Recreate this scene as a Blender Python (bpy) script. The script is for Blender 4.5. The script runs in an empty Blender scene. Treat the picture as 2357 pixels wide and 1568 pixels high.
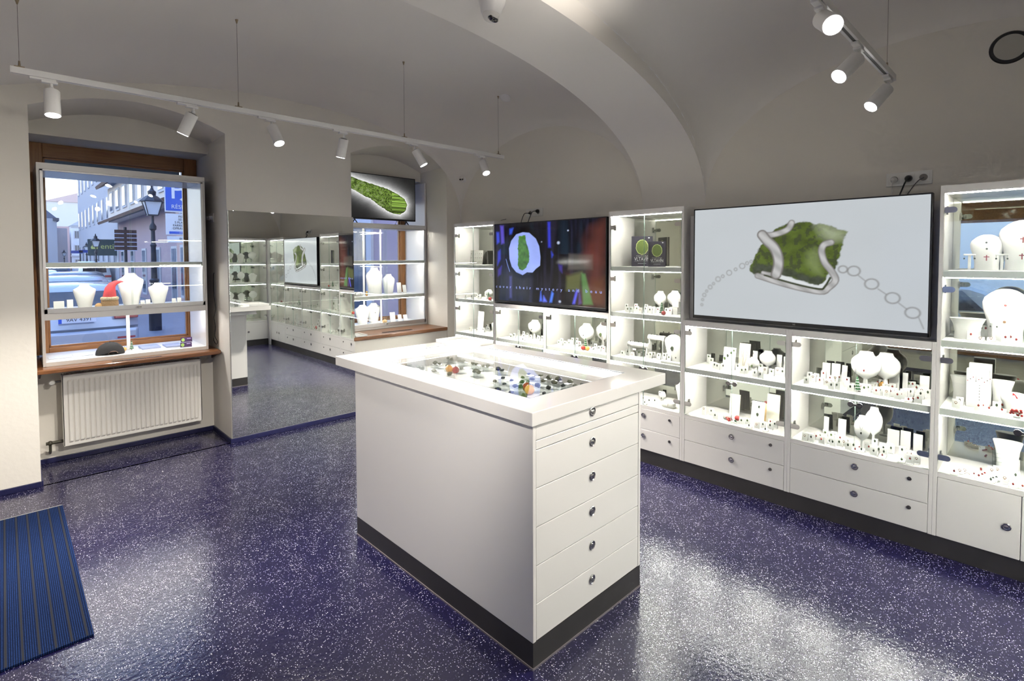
import bpy, bmesh, math, random
import numpy as np
from mathutils import Vector, Matrix, noise
random.seed(7)
SC = bpy.context.scene
COL = SC.collection
PI = math.pi
ORD = ['first', 'second', 'third', 'fourth', 'fifth', 'sixth', 'seventh', 'eighth', 'ninth', 'tenth', 'eleventh', 'twelfth', 'thirteenth',
       'fourteenth', 'fifteenth', 'sixteenth', 'seventeenth', 'eighteenth', 'nineteenth', 'twentieth', 'twenty-first', 'twenty-second',
       'twenty-third', 'twenty-fourth', 'twenty-fifth', 'twenty-sixth', 'twenty-seventh', 'twenty-eighth', 'twenty-ninth', 'thirtieth']

# ------------------------------------------------------------------ materials
MATS = {}
def mat(name, color=(.8, .8, .8), rough=.5, metal=0., emis=None, estr=0., bump=0., bscale=40., coat=0., spec=.5, var=0., vscale=6.):
    if name in MATS: return MATS[name]
    m = bpy.data.materials.new(name); m.use_nodes = True
    nt = m.node_tree; b = nt.nodes['Principled BSDF']
    b.inputs['Base Color'].default_value = (*color, 1)
    b.inputs['Roughness'].default_value = rough
    b.inputs['Metallic'].default_value = metal
    b.inputs['Specular IOR Level'].default_value = spec
    b.inputs['Coat Weight'].default_value = coat
    b.inputs['Coat Roughness'].default_value = .05
    if emis is not None:
        b.inputs['Emission Color'].default_value = (*emis, 1)
        b.inputs['Emission Strength'].default_value = estr
    if bump or var:
        tc = nt.nodes.new('ShaderNodeTexCoord')
    if bump:
        n = nt.nodes.new('ShaderNodeTexNoise'); n.inputs['Scale'].default_value = bscale; n.inputs['Detail'].default_value = 4
        bp = nt.nodes.new('ShaderNodeBump'); bp.inputs['Strength'].default_value = bump; bp.inputs['Distance'].default_value = .01
        nt.links.new(tc.outputs['Object'], n.inputs['Vector']); nt.links.new(n.outputs['Fac'], bp.inputs['Height'])
        nt.links.new(bp.outputs['Normal'], b.inputs['Normal'])
    if var:
        n = nt.nodes.new('ShaderNodeTexNoise'); n.inputs['Scale'].default_value = vscale; n.inputs['Detail'].default_value = 5
        r = nt.nodes.new('ShaderNodeMapRange'); r.inputs['To Min'].default_value = 1 - var; r.inputs['To Max'].default_value = 1 + var
        mx = nt.nodes.new('ShaderNodeMix'); mx.data_type = 'RGBA'; mx.blend_type = 'MULTIPLY'; mx.inputs['Factor'].default_value = 1
        mx.inputs['A'].default_value = (*color, 1)
        nt.links.new(tc.outputs['Object'], n.inputs['Vector']); nt.links.new(n.outputs['Fac'], r.inputs['Value'])
        nt.links.new(r.outputs['Result'], mx.inputs['B']); nt.links.new(mx.outputs['Result'], b.inputs['Base Color'])
    MATS[name] = m
    return m

def emit(name, color, strength):
    if name in MATS: return MATS[name]
    m = bpy.data.materials.new(name); m.use_nodes = True; nt = m.node_tree; nt.nodes.clear()
    e = nt.nodes.new('ShaderNodeEmission'); o = nt.nodes.new('ShaderNodeOutputMaterial')
    e.inputs['Color'].default_value = (*color, 1); e.inputs['Strength'].default_value = strength
    nt.links.new(e.outputs[0], o.inputs['Surface'])
    MATS[name] = m
    return m

def glass_mat(name, tint=(1, 1, 1), refl=1.0, ior=1.5, rough=0.0):
    m = bpy.data.materials.new(name); m.use_nodes = True; nt = m.node_tree; nt.nodes.clear()
    o = nt.nodes.new('ShaderNodeOutputMaterial'); mx = nt.nodes.new('ShaderNodeMixShader')
    t = nt.nodes.new('ShaderNodeBsdfTransparent'); t.inputs['Color'].default_value = (*tint, 1)
    g = nt.nodes.new('ShaderNodeBsdfGlossy'); g.inputs['Roughness'].default_value = rough
    lw = nt.nodes.new('ShaderNodeLayerWeight'); lw.inputs['Blend'].default_value = .5
    p5 = nt.nodes.new('ShaderNodeMath'); p5.operation = 'POWER'; p5.inputs[1].default_value = 5
    nt.links.new(lw.outputs['Facing'], p5.inputs[0])
    f = nt.nodes.new('ShaderNodeMapRange'); f.inputs['To Min'].default_value = .04; f.inputs['To Max'].default_value = 1
    nt.links.new(p5.outputs[0], f.inputs['Value'])
    k = nt.nodes.new('ShaderNodeMath'); k.operation = 'MULTIPLY'; k.inputs[1].default_value = refl
    nt.links.new(f.outputs[0], k.inputs[0]); nt.links.new(k.outputs[0], mx.inputs['Fac'])
    nt.links.new(t.outputs[0], mx.inputs[1]); nt.links.new(g.outputs[0], mx.inputs[2]); nt.links.new(mx.outputs[0], o.inputs['Surface'])
    MATS[name] = m
    return m

def mirror_mat(name, color):
    m = bpy.data.materials.new(name); m.use_nodes = True; nt = m.node_tree; nt.nodes.clear()
    o = nt.nodes.new('ShaderNodeOutputMaterial'); g = nt.nodes.new('ShaderNodeBsdfGlossy')
    g.inputs['Roughness'].default_value = 0; g.inputs['Color'].default_value = (*color, 1)
    nt.links.new(g.outputs[0], o.inputs['Surface']); MATS[name] = m
    return m

def vcol_mat(name, strength, rough=.25):
    """screen: what the panel shows is a colour attribute, given off as light under glossy glass"""
    m = bpy.data.materials.new(name); m.use_nodes = True; nt = m.node_tree; b = nt.nodes['Principled BSDF']
    a = nt.nodes.new('ShaderNodeAttribute'); a.attribute_name = 'Col'
    b.inputs['Base Color'].default_value = (.01, .01, .01, 1); b.inputs['Roughness'].default_value = rough
    nt.links.new(a.outputs['Color'], b.inputs['Emission Color']); b.inputs['Emission Strength'].default_value = strength
    MATS[name] = m
    return m

def wood_mat(name, c1, c2, rough=.3, axis=0, scale=9.):
    m = mat(name, c1, rough, coat=.3); nt = m.node_tree; b = nt.nodes['Principled BSDF']
    tc = nt.nodes.new('ShaderNodeTexCoord'); mp = nt.nodes.new('ShaderNodeMapping')
    s = [scale * 2.2] * 3; s[axis] = scale * .12; mp.inputs['Scale'].default_value = s
    n = nt.nodes.new('ShaderNodeTexNoise'); n.inputs['Scale'].default_value = 4; n.inputs['Detail'].default_value = 6
    n.inputs['Distortion'].default_value = .6
    r = nt.nodes.new('ShaderNodeValToRGB'); r.color_ramp.elements[0].position = .35; r.color_ramp.elements[1].position = .65
    r.color_ramp.elements[0].color = (*c1, 1); r.color_ramp.elements[1].color = (*c2, 1)
    nt.links.new(tc.outputs['Object'], mp.inputs[0]); nt.links.new(mp.outputs[0], n.inputs['Vector'])
    nt.links.new(n.outputs['Fac'], r.inputs[0]); nt.links.new(r.outputs[0], b.inputs['Base Color'])
    return m

def floor_mat():
    m = mat('epoxy_floor', (.012, .010, .05), .17, coat=.0, spec=.62); nt = m.node_tree; b = nt.nodes['Principled BSDF']; L = nt.links.new
    tc = nt.nodes.new('ShaderNodeTexCoord')
    def flakes(scale, thr, seed):
        mp = nt.nodes.new('ShaderNodeMapping'); mp.inputs['Location'].default_value = (seed, seed * 1.7, 0)
        v = nt.nodes.new('ShaderNodeTexVoronoi'); v.voronoi_dimensions = '2D'; v.inputs['Scale'].default_value = scale
        L(tc.outputs['Object'], mp.inputs[0]); L(mp.outputs[0], v.inputs['Vector'])
        sx = nt.nodes.new('ShaderNodeSeparateColor'); L(v.outputs['Color'], sx.inputs[0])
        # clusters: a slow noise decides how many cells carry a flake
        n = nt.nodes.new('ShaderNodeTexNoise'); n.inputs['Scale'].default_value = 9; n.inputs['Detail'].default_value = 3; L(mp.outputs[0], n.inputs['Vector'])
        r = nt.nodes.new('ShaderNodeMapRange'); r.inputs['From Min'].default_value = .35; r.inputs['From Max'].default_value = .68
        r.inputs['To Min'].default_value = .97; r.inputs['To Max'].default_value = .72; L(n.outputs['Fac'], r.inputs['Value'])
        g = nt.nodes.new('ShaderNodeMath'); g.operation = 'GREATER_THAN'; L(sx.outputs[0], g.inputs[0]); L(r.outputs['Result'], g.inputs[1])
        sz = nt.nodes.new('ShaderNodeMath'); sz.operation = 'MULTIPLY'; sz.inputs[1].default_value = thr; L(sx.outputs[1], sz.inputs[0])
        l = nt.nodes.new('ShaderNodeMath'); l.operation = 'LESS_THAN'; L(v.outputs['Distance'], l.inputs[0]); L(sz.outputs[0], l.inputs[1])
        k = nt.nodes.new('ShaderNodeMath'); k.operation = 'MULTIPLY'; L(g.outputs[0], k.inputs[0]); L(l.outputs[0], k.inputs[1])
        return k, sx
    a, ca = flakes(210, .40, 0.3); c, cc = flakes(125, .30, 5.1)
    mx = nt.nodes.new('ShaderNodeMath'); mx.operation = 'MAXIMUM'; L(a.outputs[0], mx.inputs[0]); L(c.outputs[0], mx.inputs[1])
    cr = nt.nodes.new('ShaderNodeValToRGB'); cr.color_ramp.elements[0].color = (.30, .27, .36, 1); cr.color_ramp.elements[1].color = (.85, .84, .80, 1)
    L(ca.outputs[2], cr.inputs[0])
    mc = nt.nodes.new('ShaderNodeMix'); mc.data_type = 'RGBA'; mc.inputs['A'].default_value = (.009, .0075, .040, 1)
    L(mx.outputs[0], mc.inputs['Factor']); L(cr.outputs[0], mc.inputs['B']); L(mc.outputs['Result'], b.inputs['Base Color'])
    n = nt.nodes.new('ShaderNodeTexNoise'); n.inputs['Scale'].default_value = 55; n.inputs['Detail'].default_value = 3; L(tc.outputs['Object'], n.inputs['Vector'])
    bp = nt.nodes.new('ShaderNodeBump'); bp.inputs['Strength'].default_value = .22; bp.inputs['Distance'].default_value = .006
    L(n.outputs['Fac'], bp.inputs['Height']); L(bp.outputs['Normal'], b.inputs['Normal'])
    return m

def ribbed_mat():
    m = mat('ribbed_carpet', (.004, .010, .035), .95, spec=.1); nt = m.node_tree; b = nt.nodes['Principled BSDF']; L = nt.links.new
    tc = nt.nodes.new('ShaderNodeTexCoord'); w = nt.nodes.new('ShaderNodeTexWave'); w.inputs['Scale'].default_value = 44; w.inputs['Distortion'].default_value = .3
    w.bands_direction = 'X'
    n = nt.nodes.new('ShaderNodeTexNoise'); n.inputs['Scale'].default_value = 190; L(tc.outputs['Object'], n.inputs['Vector'])
    mu = nt.nodes.new('ShaderNodeMath'); mu.operation = 'MULTIPLY'; L(w.outputs['Fac'], mu.inputs[0]); L(n.outputs['Fac'], mu.inputs[1])
    r = nt.nodes.new('ShaderNodeValToRGB'); r.color_ramp.elements[0].color = (.003, .006, .022, 1); r.color_ramp.elements[1].color = (.012, .035, .13, 1)
    r.color_ramp.elements[0].position = .1; r.color_ramp.elements[1].position = .6
    L(tc.outputs['Object'], w.inputs['Vector']); L(mu.outputs[0], r.inputs[0]); L(r.outputs[0], b.inputs['Base Color'])
    return m

plaster = mat('plaster_wall', (.80, .755, .68), .9, spec=.2, bump=.12, bscale=30)
ceil_m = mat('plaster_vault', (.82, .78, .73), .9, spec=.2, bump=.1, bscale=14)
lam = mat('white_laminate', (.80, .77, .74), .28, coat=.25)
lam_in = mat('white_case_interior', (.86, .85, .81), .45)
stone_top = mat('white_counter', (.80, .77, .74), .1, coat=.8)
plinth_m = mat('dark_metal_plinth', (.075, .07, .07), .38, metal=.6, var=.15, vscale=8)
edge_m = mat('glass_edge', (.30, .42, .36), .3)
chrome = mat('chrome', (.55, .54, .53), .18, metal=1)
dkchrome = mat('dark_chrome', (.16, .15, .15), .3, metal=1)
alum = mat('grey_aluminium', (.50, .49, .49), .4, metal=.7)
white_paint = mat('white_enamel', (.80, .78, .74), .35)
lamp_white = mat('white_lamp_body', (.80, .78, .76), .4)
rad_m = mat('radiator_enamel', (.74, .71, .66), .35)
black = mat('black_plastic', (.012, .012, .013), .35)
blackcap = mat('black_cotton', (.02, .02, .021), .95, bump=.3, bscale=300)
wood = wood_mat('window_wood', (.26, .105, .03), (.36, .16, .05), .32, 0)
wood_v = wood_mat('window_wood_upright', (.26, .105, .03), (.36, .16, .05), .32, 2)
sillw = wood_mat('sill_wood', (.17, .065, .022), (.27, .11, .04), .28, 0)
floor_m = floor_mat(); ribbed = ribbed_mat()
base_blue = mat('blue_skirting', (.012, .013, .06), .35, var=.4, vscale=60)
glass = glass_mat('clear_glass', (.97, .99, .975), 1.0)
wglass = glass_mat('window_glass', (.97, .98, 1), .8)
top_glass = glass_mat('counter_glass', (.98, .99, .985), 1.0)
mir = mirror_mat('mirror_silver', (.88, .90, .88))
mir_case = mirror_mat('mirror_case_back', (.78, .80, .72))
display = mat('white_display_leather', (.84, .83, .80), .5)
cream = mat('cream_display_cloth', (.80, .76, .62), .7)
acryl = glass_mat('acrylic', (.93, .95, .95), 1.0, 1.49)
gem_m = {'k': mat('gem_dark', (.03, .045, .02), .15, coat=1), 'g': mat('gem_green', (.08, .13, .03), .15, coat=1),
         'r': mat('gem_red', (.28, .03, .02), .15, coat=1), 'p': mat('gem_gold', (.55, .30, .14), .2, metal=.7)}
silver = mat('silver', (.6, .6, .6), .25, metal=1)
red_m = mat('red_felt', (.55, .03, .04), .7); redb = mat('red_bauble', (.38, .02, .02), .18, coat=1)
goldb = mat('gold_bauble', (.85, .45, .10), .22, coat=1); green_m = mat('fir_green', (.02, .10, .03), .7)
LED = emit('led_strip_light', (1, .97, .90), 235.0)
LEDW = emit('window_case_led', (1, .96, .93), 120.0)
LEDI = emit('island_led', (1, .98, .95), 90.0)
LENS = emit('lamp_lens', (1, .97, .93), 55.0)

# ------------------------------------------------------------------ mesh builder
class MB:
    def __init__(s): s.v = []; s.f = []; s.mi = []
    def add(s, vs, fs, mi=0):
        o = len(s.v); s.v += [tuple(map(float, v)) for v in vs]; s.f += [tuple(o + i for i in f) for f in fs]; s.mi += [mi] * len(fs); return s
    def box(s, x0, x1, y0, y1, z0, z1, mi=0):
        if x0 > x1: x0, x1 = x1, x0
        if y0 > y1: y0, y1 = y1, y0
        if z0 > z1: z0, z1 = z1, z0
        return s.add([(x0, y0, z0), (x1, y0, z0), (x1, y1, z0), (x0, y1, z0), (x0, y0, z1), (x1, y0, z1), (x1, y1, z1), (x0, y1, z1)],
                     [(0, 3, 2, 1), (4, 5, 6, 7), (0, 1, 5, 4), (1, 2, 6, 5), (2, 3, 7, 6), (3, 0, 4, 7)], mi)
    def tube(s, pts, r, n=8, mi=0, cap=True):
        pts = [Vector(p) for p in pts]; rs = r if isinstance(r, (list, tuple)) else [r] * len(pts); vs = []; N = len(pts)
        ref = None
        for i, p in enumerate(pts):
            d = (pts[min(i + 1, N - 1)] - pts[max(i - 1, 0)]).normalized()
            if ref is None: ref = Vector((0, 0, 1)) if abs(d.z) < .9 else Vector((1, 0, 0))
            u = d.cross(ref).normalized(); w = d.cross(u).normalized(); ref = -w if w.dot(ref) < 0 else w
            for k in range(n):
                a = 2 * PI * k / n; vs.append(p + (u * math.cos(a) + w * math.sin(a)) * rs[i])
        fs = [(i * n + k, i * n + (k + 1) % n, (i + 1) * n + (k + 1) % n, (i + 1) * n + k) for i in range(N - 1) for k in range(n)]
        if cap: fs += [tuple(range(n)), tuple(range((N - 1) * n, N * n))[::-1]]
        return s.add(vs, fs, mi)
    def cyl(s, a, b, r, r2=None, n=20, mi=0): return s.tube([a, b], [r, r if r2 is None else r2], n, mi)
    def lathe(s, c, prof, n=20, sx=1, sy=1, mi=0):
        """prof: list of (radius, height) upward"""
        vs = [(c[0] + math.cos(2 * PI * k / n) * r * sx, c[1] + math.sin(2 * PI * k / n) * r * sy, c[2] + h) for r, h in prof for k in range(n)]
        fs = [(i * n + k, i * n + (k + 1) % n, (i + 1) * n + (k + 1) % n, (i + 1) * n + k) for i in range(len(prof) - 1) for k in range(n)]
        fs += [tuple(range(n))[::-1], tuple(range((len(prof) - 1) * n, len(prof) * n))]
        return s.add(vs, fs, mi)
    def ell(s, c, rx, ry, rz, n=14, m=8, mi=0):
        return s.lathe(c, [(math.sin(PI * (i + .02) / (m + .04)), -rz * math.cos(PI * (i + .02) / (m + .04))) for i in range(m + 1)], n, rx, ry, mi)
    def loft(s, secs, n=20, mi=0, pw=2.0, c=(0, 0, 0)):
        """secs: (z, half width, half depth, y offset)"""
        vs = []
        for z, w, d, yo in secs:
            for k in range(n):
                a = 2 * PI * k / n; ca, sa = math.cos(a), math.sin(a)
                vs.append((c[0] + math.copysign(abs(ca) ** (2 / pw), ca) * w, c[1] + yo + math.copysign(abs(sa) ** (2 / pw), sa) * d, c[2] + z))
        fs = [(i * n + k, i * n + (k + 1) % n, (i + 1) * n + (k + 1) % n, (i + 1) * n + k) for i in range(len(secs) - 1) for k in range(n)]
        fs += [tuple(range(n))[::-1], tuple(range((len(secs) - 1) * n, len(secs) * n))]
        return s.add(vs, fs, mi)
    def prism(s, poly, ax, a0, a1, mi=0):
        """poly in the two other axes (in xyz order), swept along axis ax"""
        def P(p, a):
            q = list(p); q.insert(ax, a); return q
        n = len(poly)
        vs = [P(p, a0) for p in poly] + [P(p, a1) for p in poly]
        return s.add(vs, [tuple(range(n))[::-1], tuple(range(n, 2 * n))] + [(k, (k + 1) % n, n + (k + 1) % n, n + k) for k in range(n)], mi)
    def rock(s, c, rx, ry, rz, seed, mi=0, sub=2, amp=.35):
        bm = bmesh.new(); bmesh.ops.create_icosphere(bm, subdivisions=sub, radius=1)
        o = Vector((seed * 3.1, seed * 1.7, seed * .9)); vs = []
        for v in bm.verts:
            d = 1 + amp * noise.noise(v.co * 1.6 + o) + amp * .5 * noise.noise(v.co * 4 + o); vs.append((c[0] + v.co.x * d * rx, c[1] + v.co.y * d * ry, c[2] + v.co.z * d * rz))
        fs = [tuple(v.index for v in f.verts) for f in bm.faces]; bm.free()
        return s.add(vs, fs, mi)
    def rot(s, ang, c=(0, 0), ax=2, start=0):
        M = Matrix.Rotation(ang, 3, 'XYZ'[ax]); cc = Vector((c[0], c[1], 0)) if ax == 2 else Vector(c)
        s.v[start:] = [tuple(M @ (Vector(v) - cc) + cc) for v in s.v[start:]]; return s
    def build(s, name, mats, parent=None, smooth=False, bevel=0., local=False, label=None, segs=2):
        base = Vector((0, 0, 0)) if (local or parent is None) else WORLD.get(parent.name, Vector((0, 0, 0)))
        if isinstance(mats, bpy.types.Material): mats = [mats]
        me = bpy.data.meshes.new(name)
        me.from_pydata([tuple(Vector(v) - base) for v in s.v], [], s.f)
        for m in mats: me.materials.append(m)
        if len(mats) > 1: me.polygons.foreach_set('material_index', s.mi)
        if smooth:
            me.polygons.foreach_set('use_smooth', [True] * len(s.f))
        me.update()
        bm = bmesh.new(); bm.from_mesh(me); bmesh.ops.recalc_face_normals(bm, faces=bm.faces); bm.to_mesh(me); bm.free()
        if smooth:
            try: me.set_sharp_from_angle(angle=math.radians(38))
            except Exception: pass
        o = bpy.data.objects.new(name, me); COL.objects.link(o)
        if parent is not None:
            o.parent = parent
            WORLD[o.name] = base
        else: WORLD[o.name] = Vector((0, 0, 0))
        if bevel:
            md = o.modifiers.new('bevel', 'BEVEL'); md.width = bevel; md.segments = segs; md.limit_method = 'ANGLE'; md.angle_limit = math.radians(50)
            md.harden_normals = False
        if label: o['label'] = label
        return o
WORLD = {}

def tag(o, label=None, cat=None, group=None, kind=None):
    if label: o['label'] = label
    if cat: o['category'] = cat
    if group: o['group'] = group
    if kind: o['kind'] = kind
    return o
def thing(name, label, cat, loc=(0, 0, 0), rz=0., group=None):
    o = bpy.data.objects.new(name, None); COL.objects.link(o); o.location = loc; o.rotation_euler = (0, 0, rz); o.empty_display_size = .05
    WORLD[o.name] = Vector(loc) if rz == 0 else Vector((0, 0, 0))
    return tag(o, label, cat, group)
def struct(o): o['kind'] = 'structure'; return o
def dup(root, loc, rz, label, group=None):
    r = root.copy(); COL.objects.link(r); r.location = loc; r.rotation_euler = (0, 0, rz); r['label'] = label
    if group: r['group'] = group
    for ch in list(root.children):
        c = ch.copy(); COL.objects.link(c); c.parent = r
        for g in ch.children:
            d = g.copy(); COL.objects.link(d); d.parent = c
    return r
def text_mb(txt, size, thick=.0004, spacing=1., align='CENTER'):
    """lettering as a flat mesh in the local x-z plane, facing -y"""
    cu = bpy.data.curves.new('lettering', 'FONT'); cu.body = txt; cu.size = size; cu.align_x = align; cu.align_y = 'CENTER'
    cu.extrude = thick; cu.resolution_u = 3; cu.space_character = spacing
    ob = bpy.data.objects.new('lettering', cu); COL.objects.link(ob)
    dg = bpy.context.evaluated_depsgraph_get(); me = bpy.data.meshes.new_from_object(ob.evaluated_get(dg))
    mb = MB(); mb.add([(v.co.x, -v.co.z, v.co.y) for v in me.vertices], [tuple(p.vertices) for p in me.polygons])
    bpy.data.objects.remove(ob); bpy.data.curves.remove(cu); bpy.data.meshes.remove(me)
    return mb
def place(mb, M):
    mb.v = [tuple(M @ Vector(v)) for v in mb.v]; return mb
def M_at(loc, rz=0., rx=0., sx=1.):
    return Matrix.Translation(loc) @ Matrix.Rotation(rz, 4, 'Z') @ Matrix.Rotation(rx, 4, 'X') @ Matrix.Diagonal((sx, 1, 1, 1))
CARDS={'A1':[('g',3.849,1.824,0.06),('g',3.802,1.781,0.045),('k',3.661,1.69,0.04),('k',3.638,1.66,0.04),('k',3.63,1.629,0.04),('r',3.77,1.592,0.04),('k',3.729,1.552,0.04),('g',3.618,1.478,0.04),('g',3.635,1.465,0.04),('g',3.783,1.487,0.04),('k',3.598,1.384,0.04),('k',3.582,1.36,0.04),('k',3.576,1.34,0.04),('g',3.843,1.439,0.04),('p',3.752,1.376,0.04),('k',3.818,1.375,0.04),('g',3.715,1.319,0.04),('k',3.86,1.34,0.042),('p',3.79,1.307,0.04),('k',3.818,1.299,0.04),('k',3.767,1.267,0.04)],'A2':[('p',3.636,1.755,0.055),('k',3.675,1.717,0.05),('k',3.59,1.649,0.04),('g',3.604,1.471,0.04),('g',3.592,1.44,0.04),('k',3.575,1.407,0.026),('p',3.591,1.364,0.04),('k',3.585,1.335,0.04),('k',3.575,1.302,0.024),('r',3.661,1.303,0.06),('k',3.674,1.283,0.04),('k',3.634,1.294,0.04)],'B1':[('k',3.617,1.075,0.04),('k',3.789,1.108,0.04),('p',3.74,1.073,0.04),('p',3.75,1.064,0.04),('r',3.667,1.014,0.04),('r',3.816,1.035,0.06),('r',3.778,0.986,0.05),('p',3.644,0.968,0.04),('p',3.648,0.952,0.04),('p',3.788,0.965,0.04),('r',3.792,0.949,0.04),('k',3.825,0.94,0.04),('k',3.824,0.93,0.04),('r',3.716,0.878,0.06),('k',3.575,0.926,0.04),('k',3.598,0.902,0.04),('p',3.86,0.929,0.062),('k',3.607,0.834,0.04),('k',3.609,0.817,0.04),('r',3.616,0.79,0.04),('g',3.635,0.77,0.04),('g',3.639,0.757,0.04),('p',3.729,0.755,0.04),('p',3.735,0.745,0.04),('r',3.609,0.705,0.04),('k',3.638,0.693,0.04),('k',3.643,0.681,0.04),('p',3.617,0.668,0.04),('p',3.626,0.659,0.04),('r',3.612,0.644,0.04),('r',3.613,0.633,0.04),('k',3.795,0.715,0.06),('k',3.746,0.687,0.05),('r',3.783,0.659,0.04),('p',3.843,0.65,0.06),('r',3.588,0.601,0.04),('r',3.6,0.589,0.04),('g',3.67,0.586,0.04),('k',3.697,0.579,0.04),('k',3.697,0.563,0.04),('g',3.86,0.593,0.054),('r',3.86,0.575,0.054),('r',3.86,0.556,0.052),('r',3.575,0.548,0.026),('r',3.575,0.532,0.026),('r',3.575,0.507,0.039),('k',3.704,0.514,0.04),('p',3.802,0.523,0.04),('p',3.81,0.516,0.04),('k',3.767,0.49,0.04)],'B2':[('p',3.575,1.066,0.045),('p',3.575,1.056,0.047),('k',3.575,1.03,0.04),('r',3.616,1.013,0.04),('g',3.609,1.001,0.04),('r',3.575,0.973,0.037),('r',3.575,0.963,0.038),('g',3.733,0.995,0.04),('g',3.707,0.955,0.04),('g',3.709,0.946,0.04),('r',3.688,0.901,0.05),('k',3.575,0.941,0.025),('k',3.575,0.912,0.03),('k',3.575,0.884,0.031),('p',3.603,0.866,0.04),('p',3.606,0.855,0.04),('k',3.575,0.832,0.033),('k',3.575,0.809,0.028),('r',3.575,0.795,0.024),('r',3.575,0.784,0.025),('k',3.575,0.769,0.021),('r',3.594,0.756,0.04),('r',3.594,0.739,0.04),('k',3.71,0.726,0.055),('r',3.702,0.685,0.04),('k',3.575,0.704,0.035),('k',3.575,0.689,0.035),('k',3.575,0.676,0.034),('k',3.575,0.66,0.034),('k',3.575,0.704,0.012),('r',3.575,0.678,0.017),('r',3.575,0.662,0.017),('k',3.658,0.656,0.04),('k',3.662,0.644,0.04),('k',3.713,0.594,0.04),('g',3.575,0.572,0.022),('r',3.643,0.559,0.04),('r',3.646,0.547,0.04),('r',3.575,0.547,0.035),('r',3.575,0.535,0.035),('p',3.605,0.511,0.04)],'C2':[('r',3.8,0.365,0.05),('r',3.799,0.327,0.05),('r',3.86,0.316,0.061),('k',3.86,0.278,0.06),('r',3.86,0.26,0.074),('p',3.86,0.222,0.073),('r',3.86,0.15,0.057),('r',3.648,0.17,0.04),('r',3.65,0.152,0.04),('r',3.7,0.194,0.02),('r',3.681,0.213,0.02),('p',3.68,0.225,0.02),('r',3.652,0.132,0.02),('r',3.656,0.303,0.03),('r',3.661,0.286,0.03),('p',3.641,0.265,0.02)],'C3':[('k',3.676,0.343,0.05),('p',3.605,0.351,0.04),('k',3.86,0.221,0.082),('k',3.839,0.213,0.05),('k',3.805,0.171,0.05),('r',3.614,0.262,0.03),('r',3.612,0.247,0.03),('r',3.636,0.224,0.02),('k',3.665,0.197,0.03),('r',3.705,0.177,0.04),('r',3.666,0.175,0.02)],'C4':[('r',3.575,0.347,0.02),('p',3.584,0.328,0.02),('p',3.607,0.31,0.02),('r',3.594,0.251,0.02),('r',3.575,0.24,0.019),('r',3.592,0.232,0.02),('k',3.575,0.204,0.013),('k',3.575,0.197,0.012),('k',3.575,0.186,0.013),('r',3.575,0.122,0.012),('r',3.582,0.088,0.02),('p',3.688,0.208,0.04),('p',3.685,0.188,0.04),('p',3.599,0.154,0.03),('k',3.86,0.123,0.064),('k',3.69,0.118,0.05)],'T2':[('k',3.651,2.428,0.06),('g',3.575,2.367,0.039),('g',3.575,2.352,0.038),('r',3.721,2.386,0.06),('g',3.66,2.337,0.04),('p',3.594,2.266,0.04),('g',3.726,2.293,0.06),('k',3.69,2.276,0.05),('p',3.734,2.282,0.04),('k',3.644,2.208,0.03),('k',3.664,2.206,0.03),('g',3.711,2.215,0.03),('r',3.674,2.177,0.03),('k',3.713,2.185,0.02),('k',3.713,2.105,0.04),('k',3.695,2.081,0.03),('r',3.694,2.063,0.03)],'T3':[('k',3.588,2.424,0.04),('k',3.671,2.428,0.04),('p',3.739,2.412,0.05),('p',3.587,2.331,0.04),('g',3.705,2.343,0.03),('g',3.685,2.316,0.03),('k',3.668,2.245,0.03),('g',3.671,2.232,0.03),('g',3.678,2.224,0.03),('k',3.701,2.161,0.03),('k',3.697,2.13,0.03),('g',3.728,2.123,0.04),('r',3.779,2.118,0.04),('k',3.753,2.08,0.03),('g',3.682,2.063,0.03),('k',3.8,2.067,0.04),('k',3.702,2.015,0.03)],'T4':[('k',3.591,2.184,0.03),('k',3.584,2.152,0.03),('k',3.575,2.206,0.012),('p',3.628,2.252,0.05),('k',3.854,2.234,0.05)],'D1':[('g',3.793,3.824,0.06),('k',3.749,3.71,0.06),('k',3.693,3.648,0.04),('g',3.763,3.681,0.04),('p',3.664,3.576,0.04),('k',3.661,3.754,0.04),('p',3.617,3.761,0.05),('g',3.582,3.716,0.04),('k',3.761,3.536,0.04),('g',3.718,3.479,0.04),('k',3.691,3.448,0.03),('k',3.697,3.428,0.03),('k',3.599,3.564,0.02),('k',3.703,3.565,0.04)],'D2':[('g',3.628,3.134,0.06),('g',3.636,3.142,0.04),('g',3.651,3.082,0.05),('g',3.646,3.06,0.04),('k',3.732,3.105,0.05),('g',3.753,3.091,0.07),('k',3.792,3.06,0.06),('r',3.73,2.981,0.04),('g',3.705,2.987,0.03),('k',3.796,2.893,0.05),('k',3.86,2.799,0.044),('k',3.645,2.699,0.03),('k',3.654,2.691,0.03),('r',3.651,2.655,0.03),('k',3.72,2.794,0.03),('r',3.685,2.806,0.02)],'E2':[('k',3.82,4.369,0.06),('g',3.694,4.229,0.03),('k',3.736,4.417,0.05),('k',3.588,4.326,0.04),('p',3.575,4.413,0.035),('k',3.706,4.328,0.04),('k',3.614,4.238,0.03)],'E3':[('g',3.764,4.605,0.06),('g',3.685,4.462,0.04),('p',3.65,4.435,0.03),('k',3.658,4.322,0.04),('k',3.715,4.287,0.03),('k',3.86,4.393,0.102),('k',3.8,4.302,0.04)]}
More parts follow.
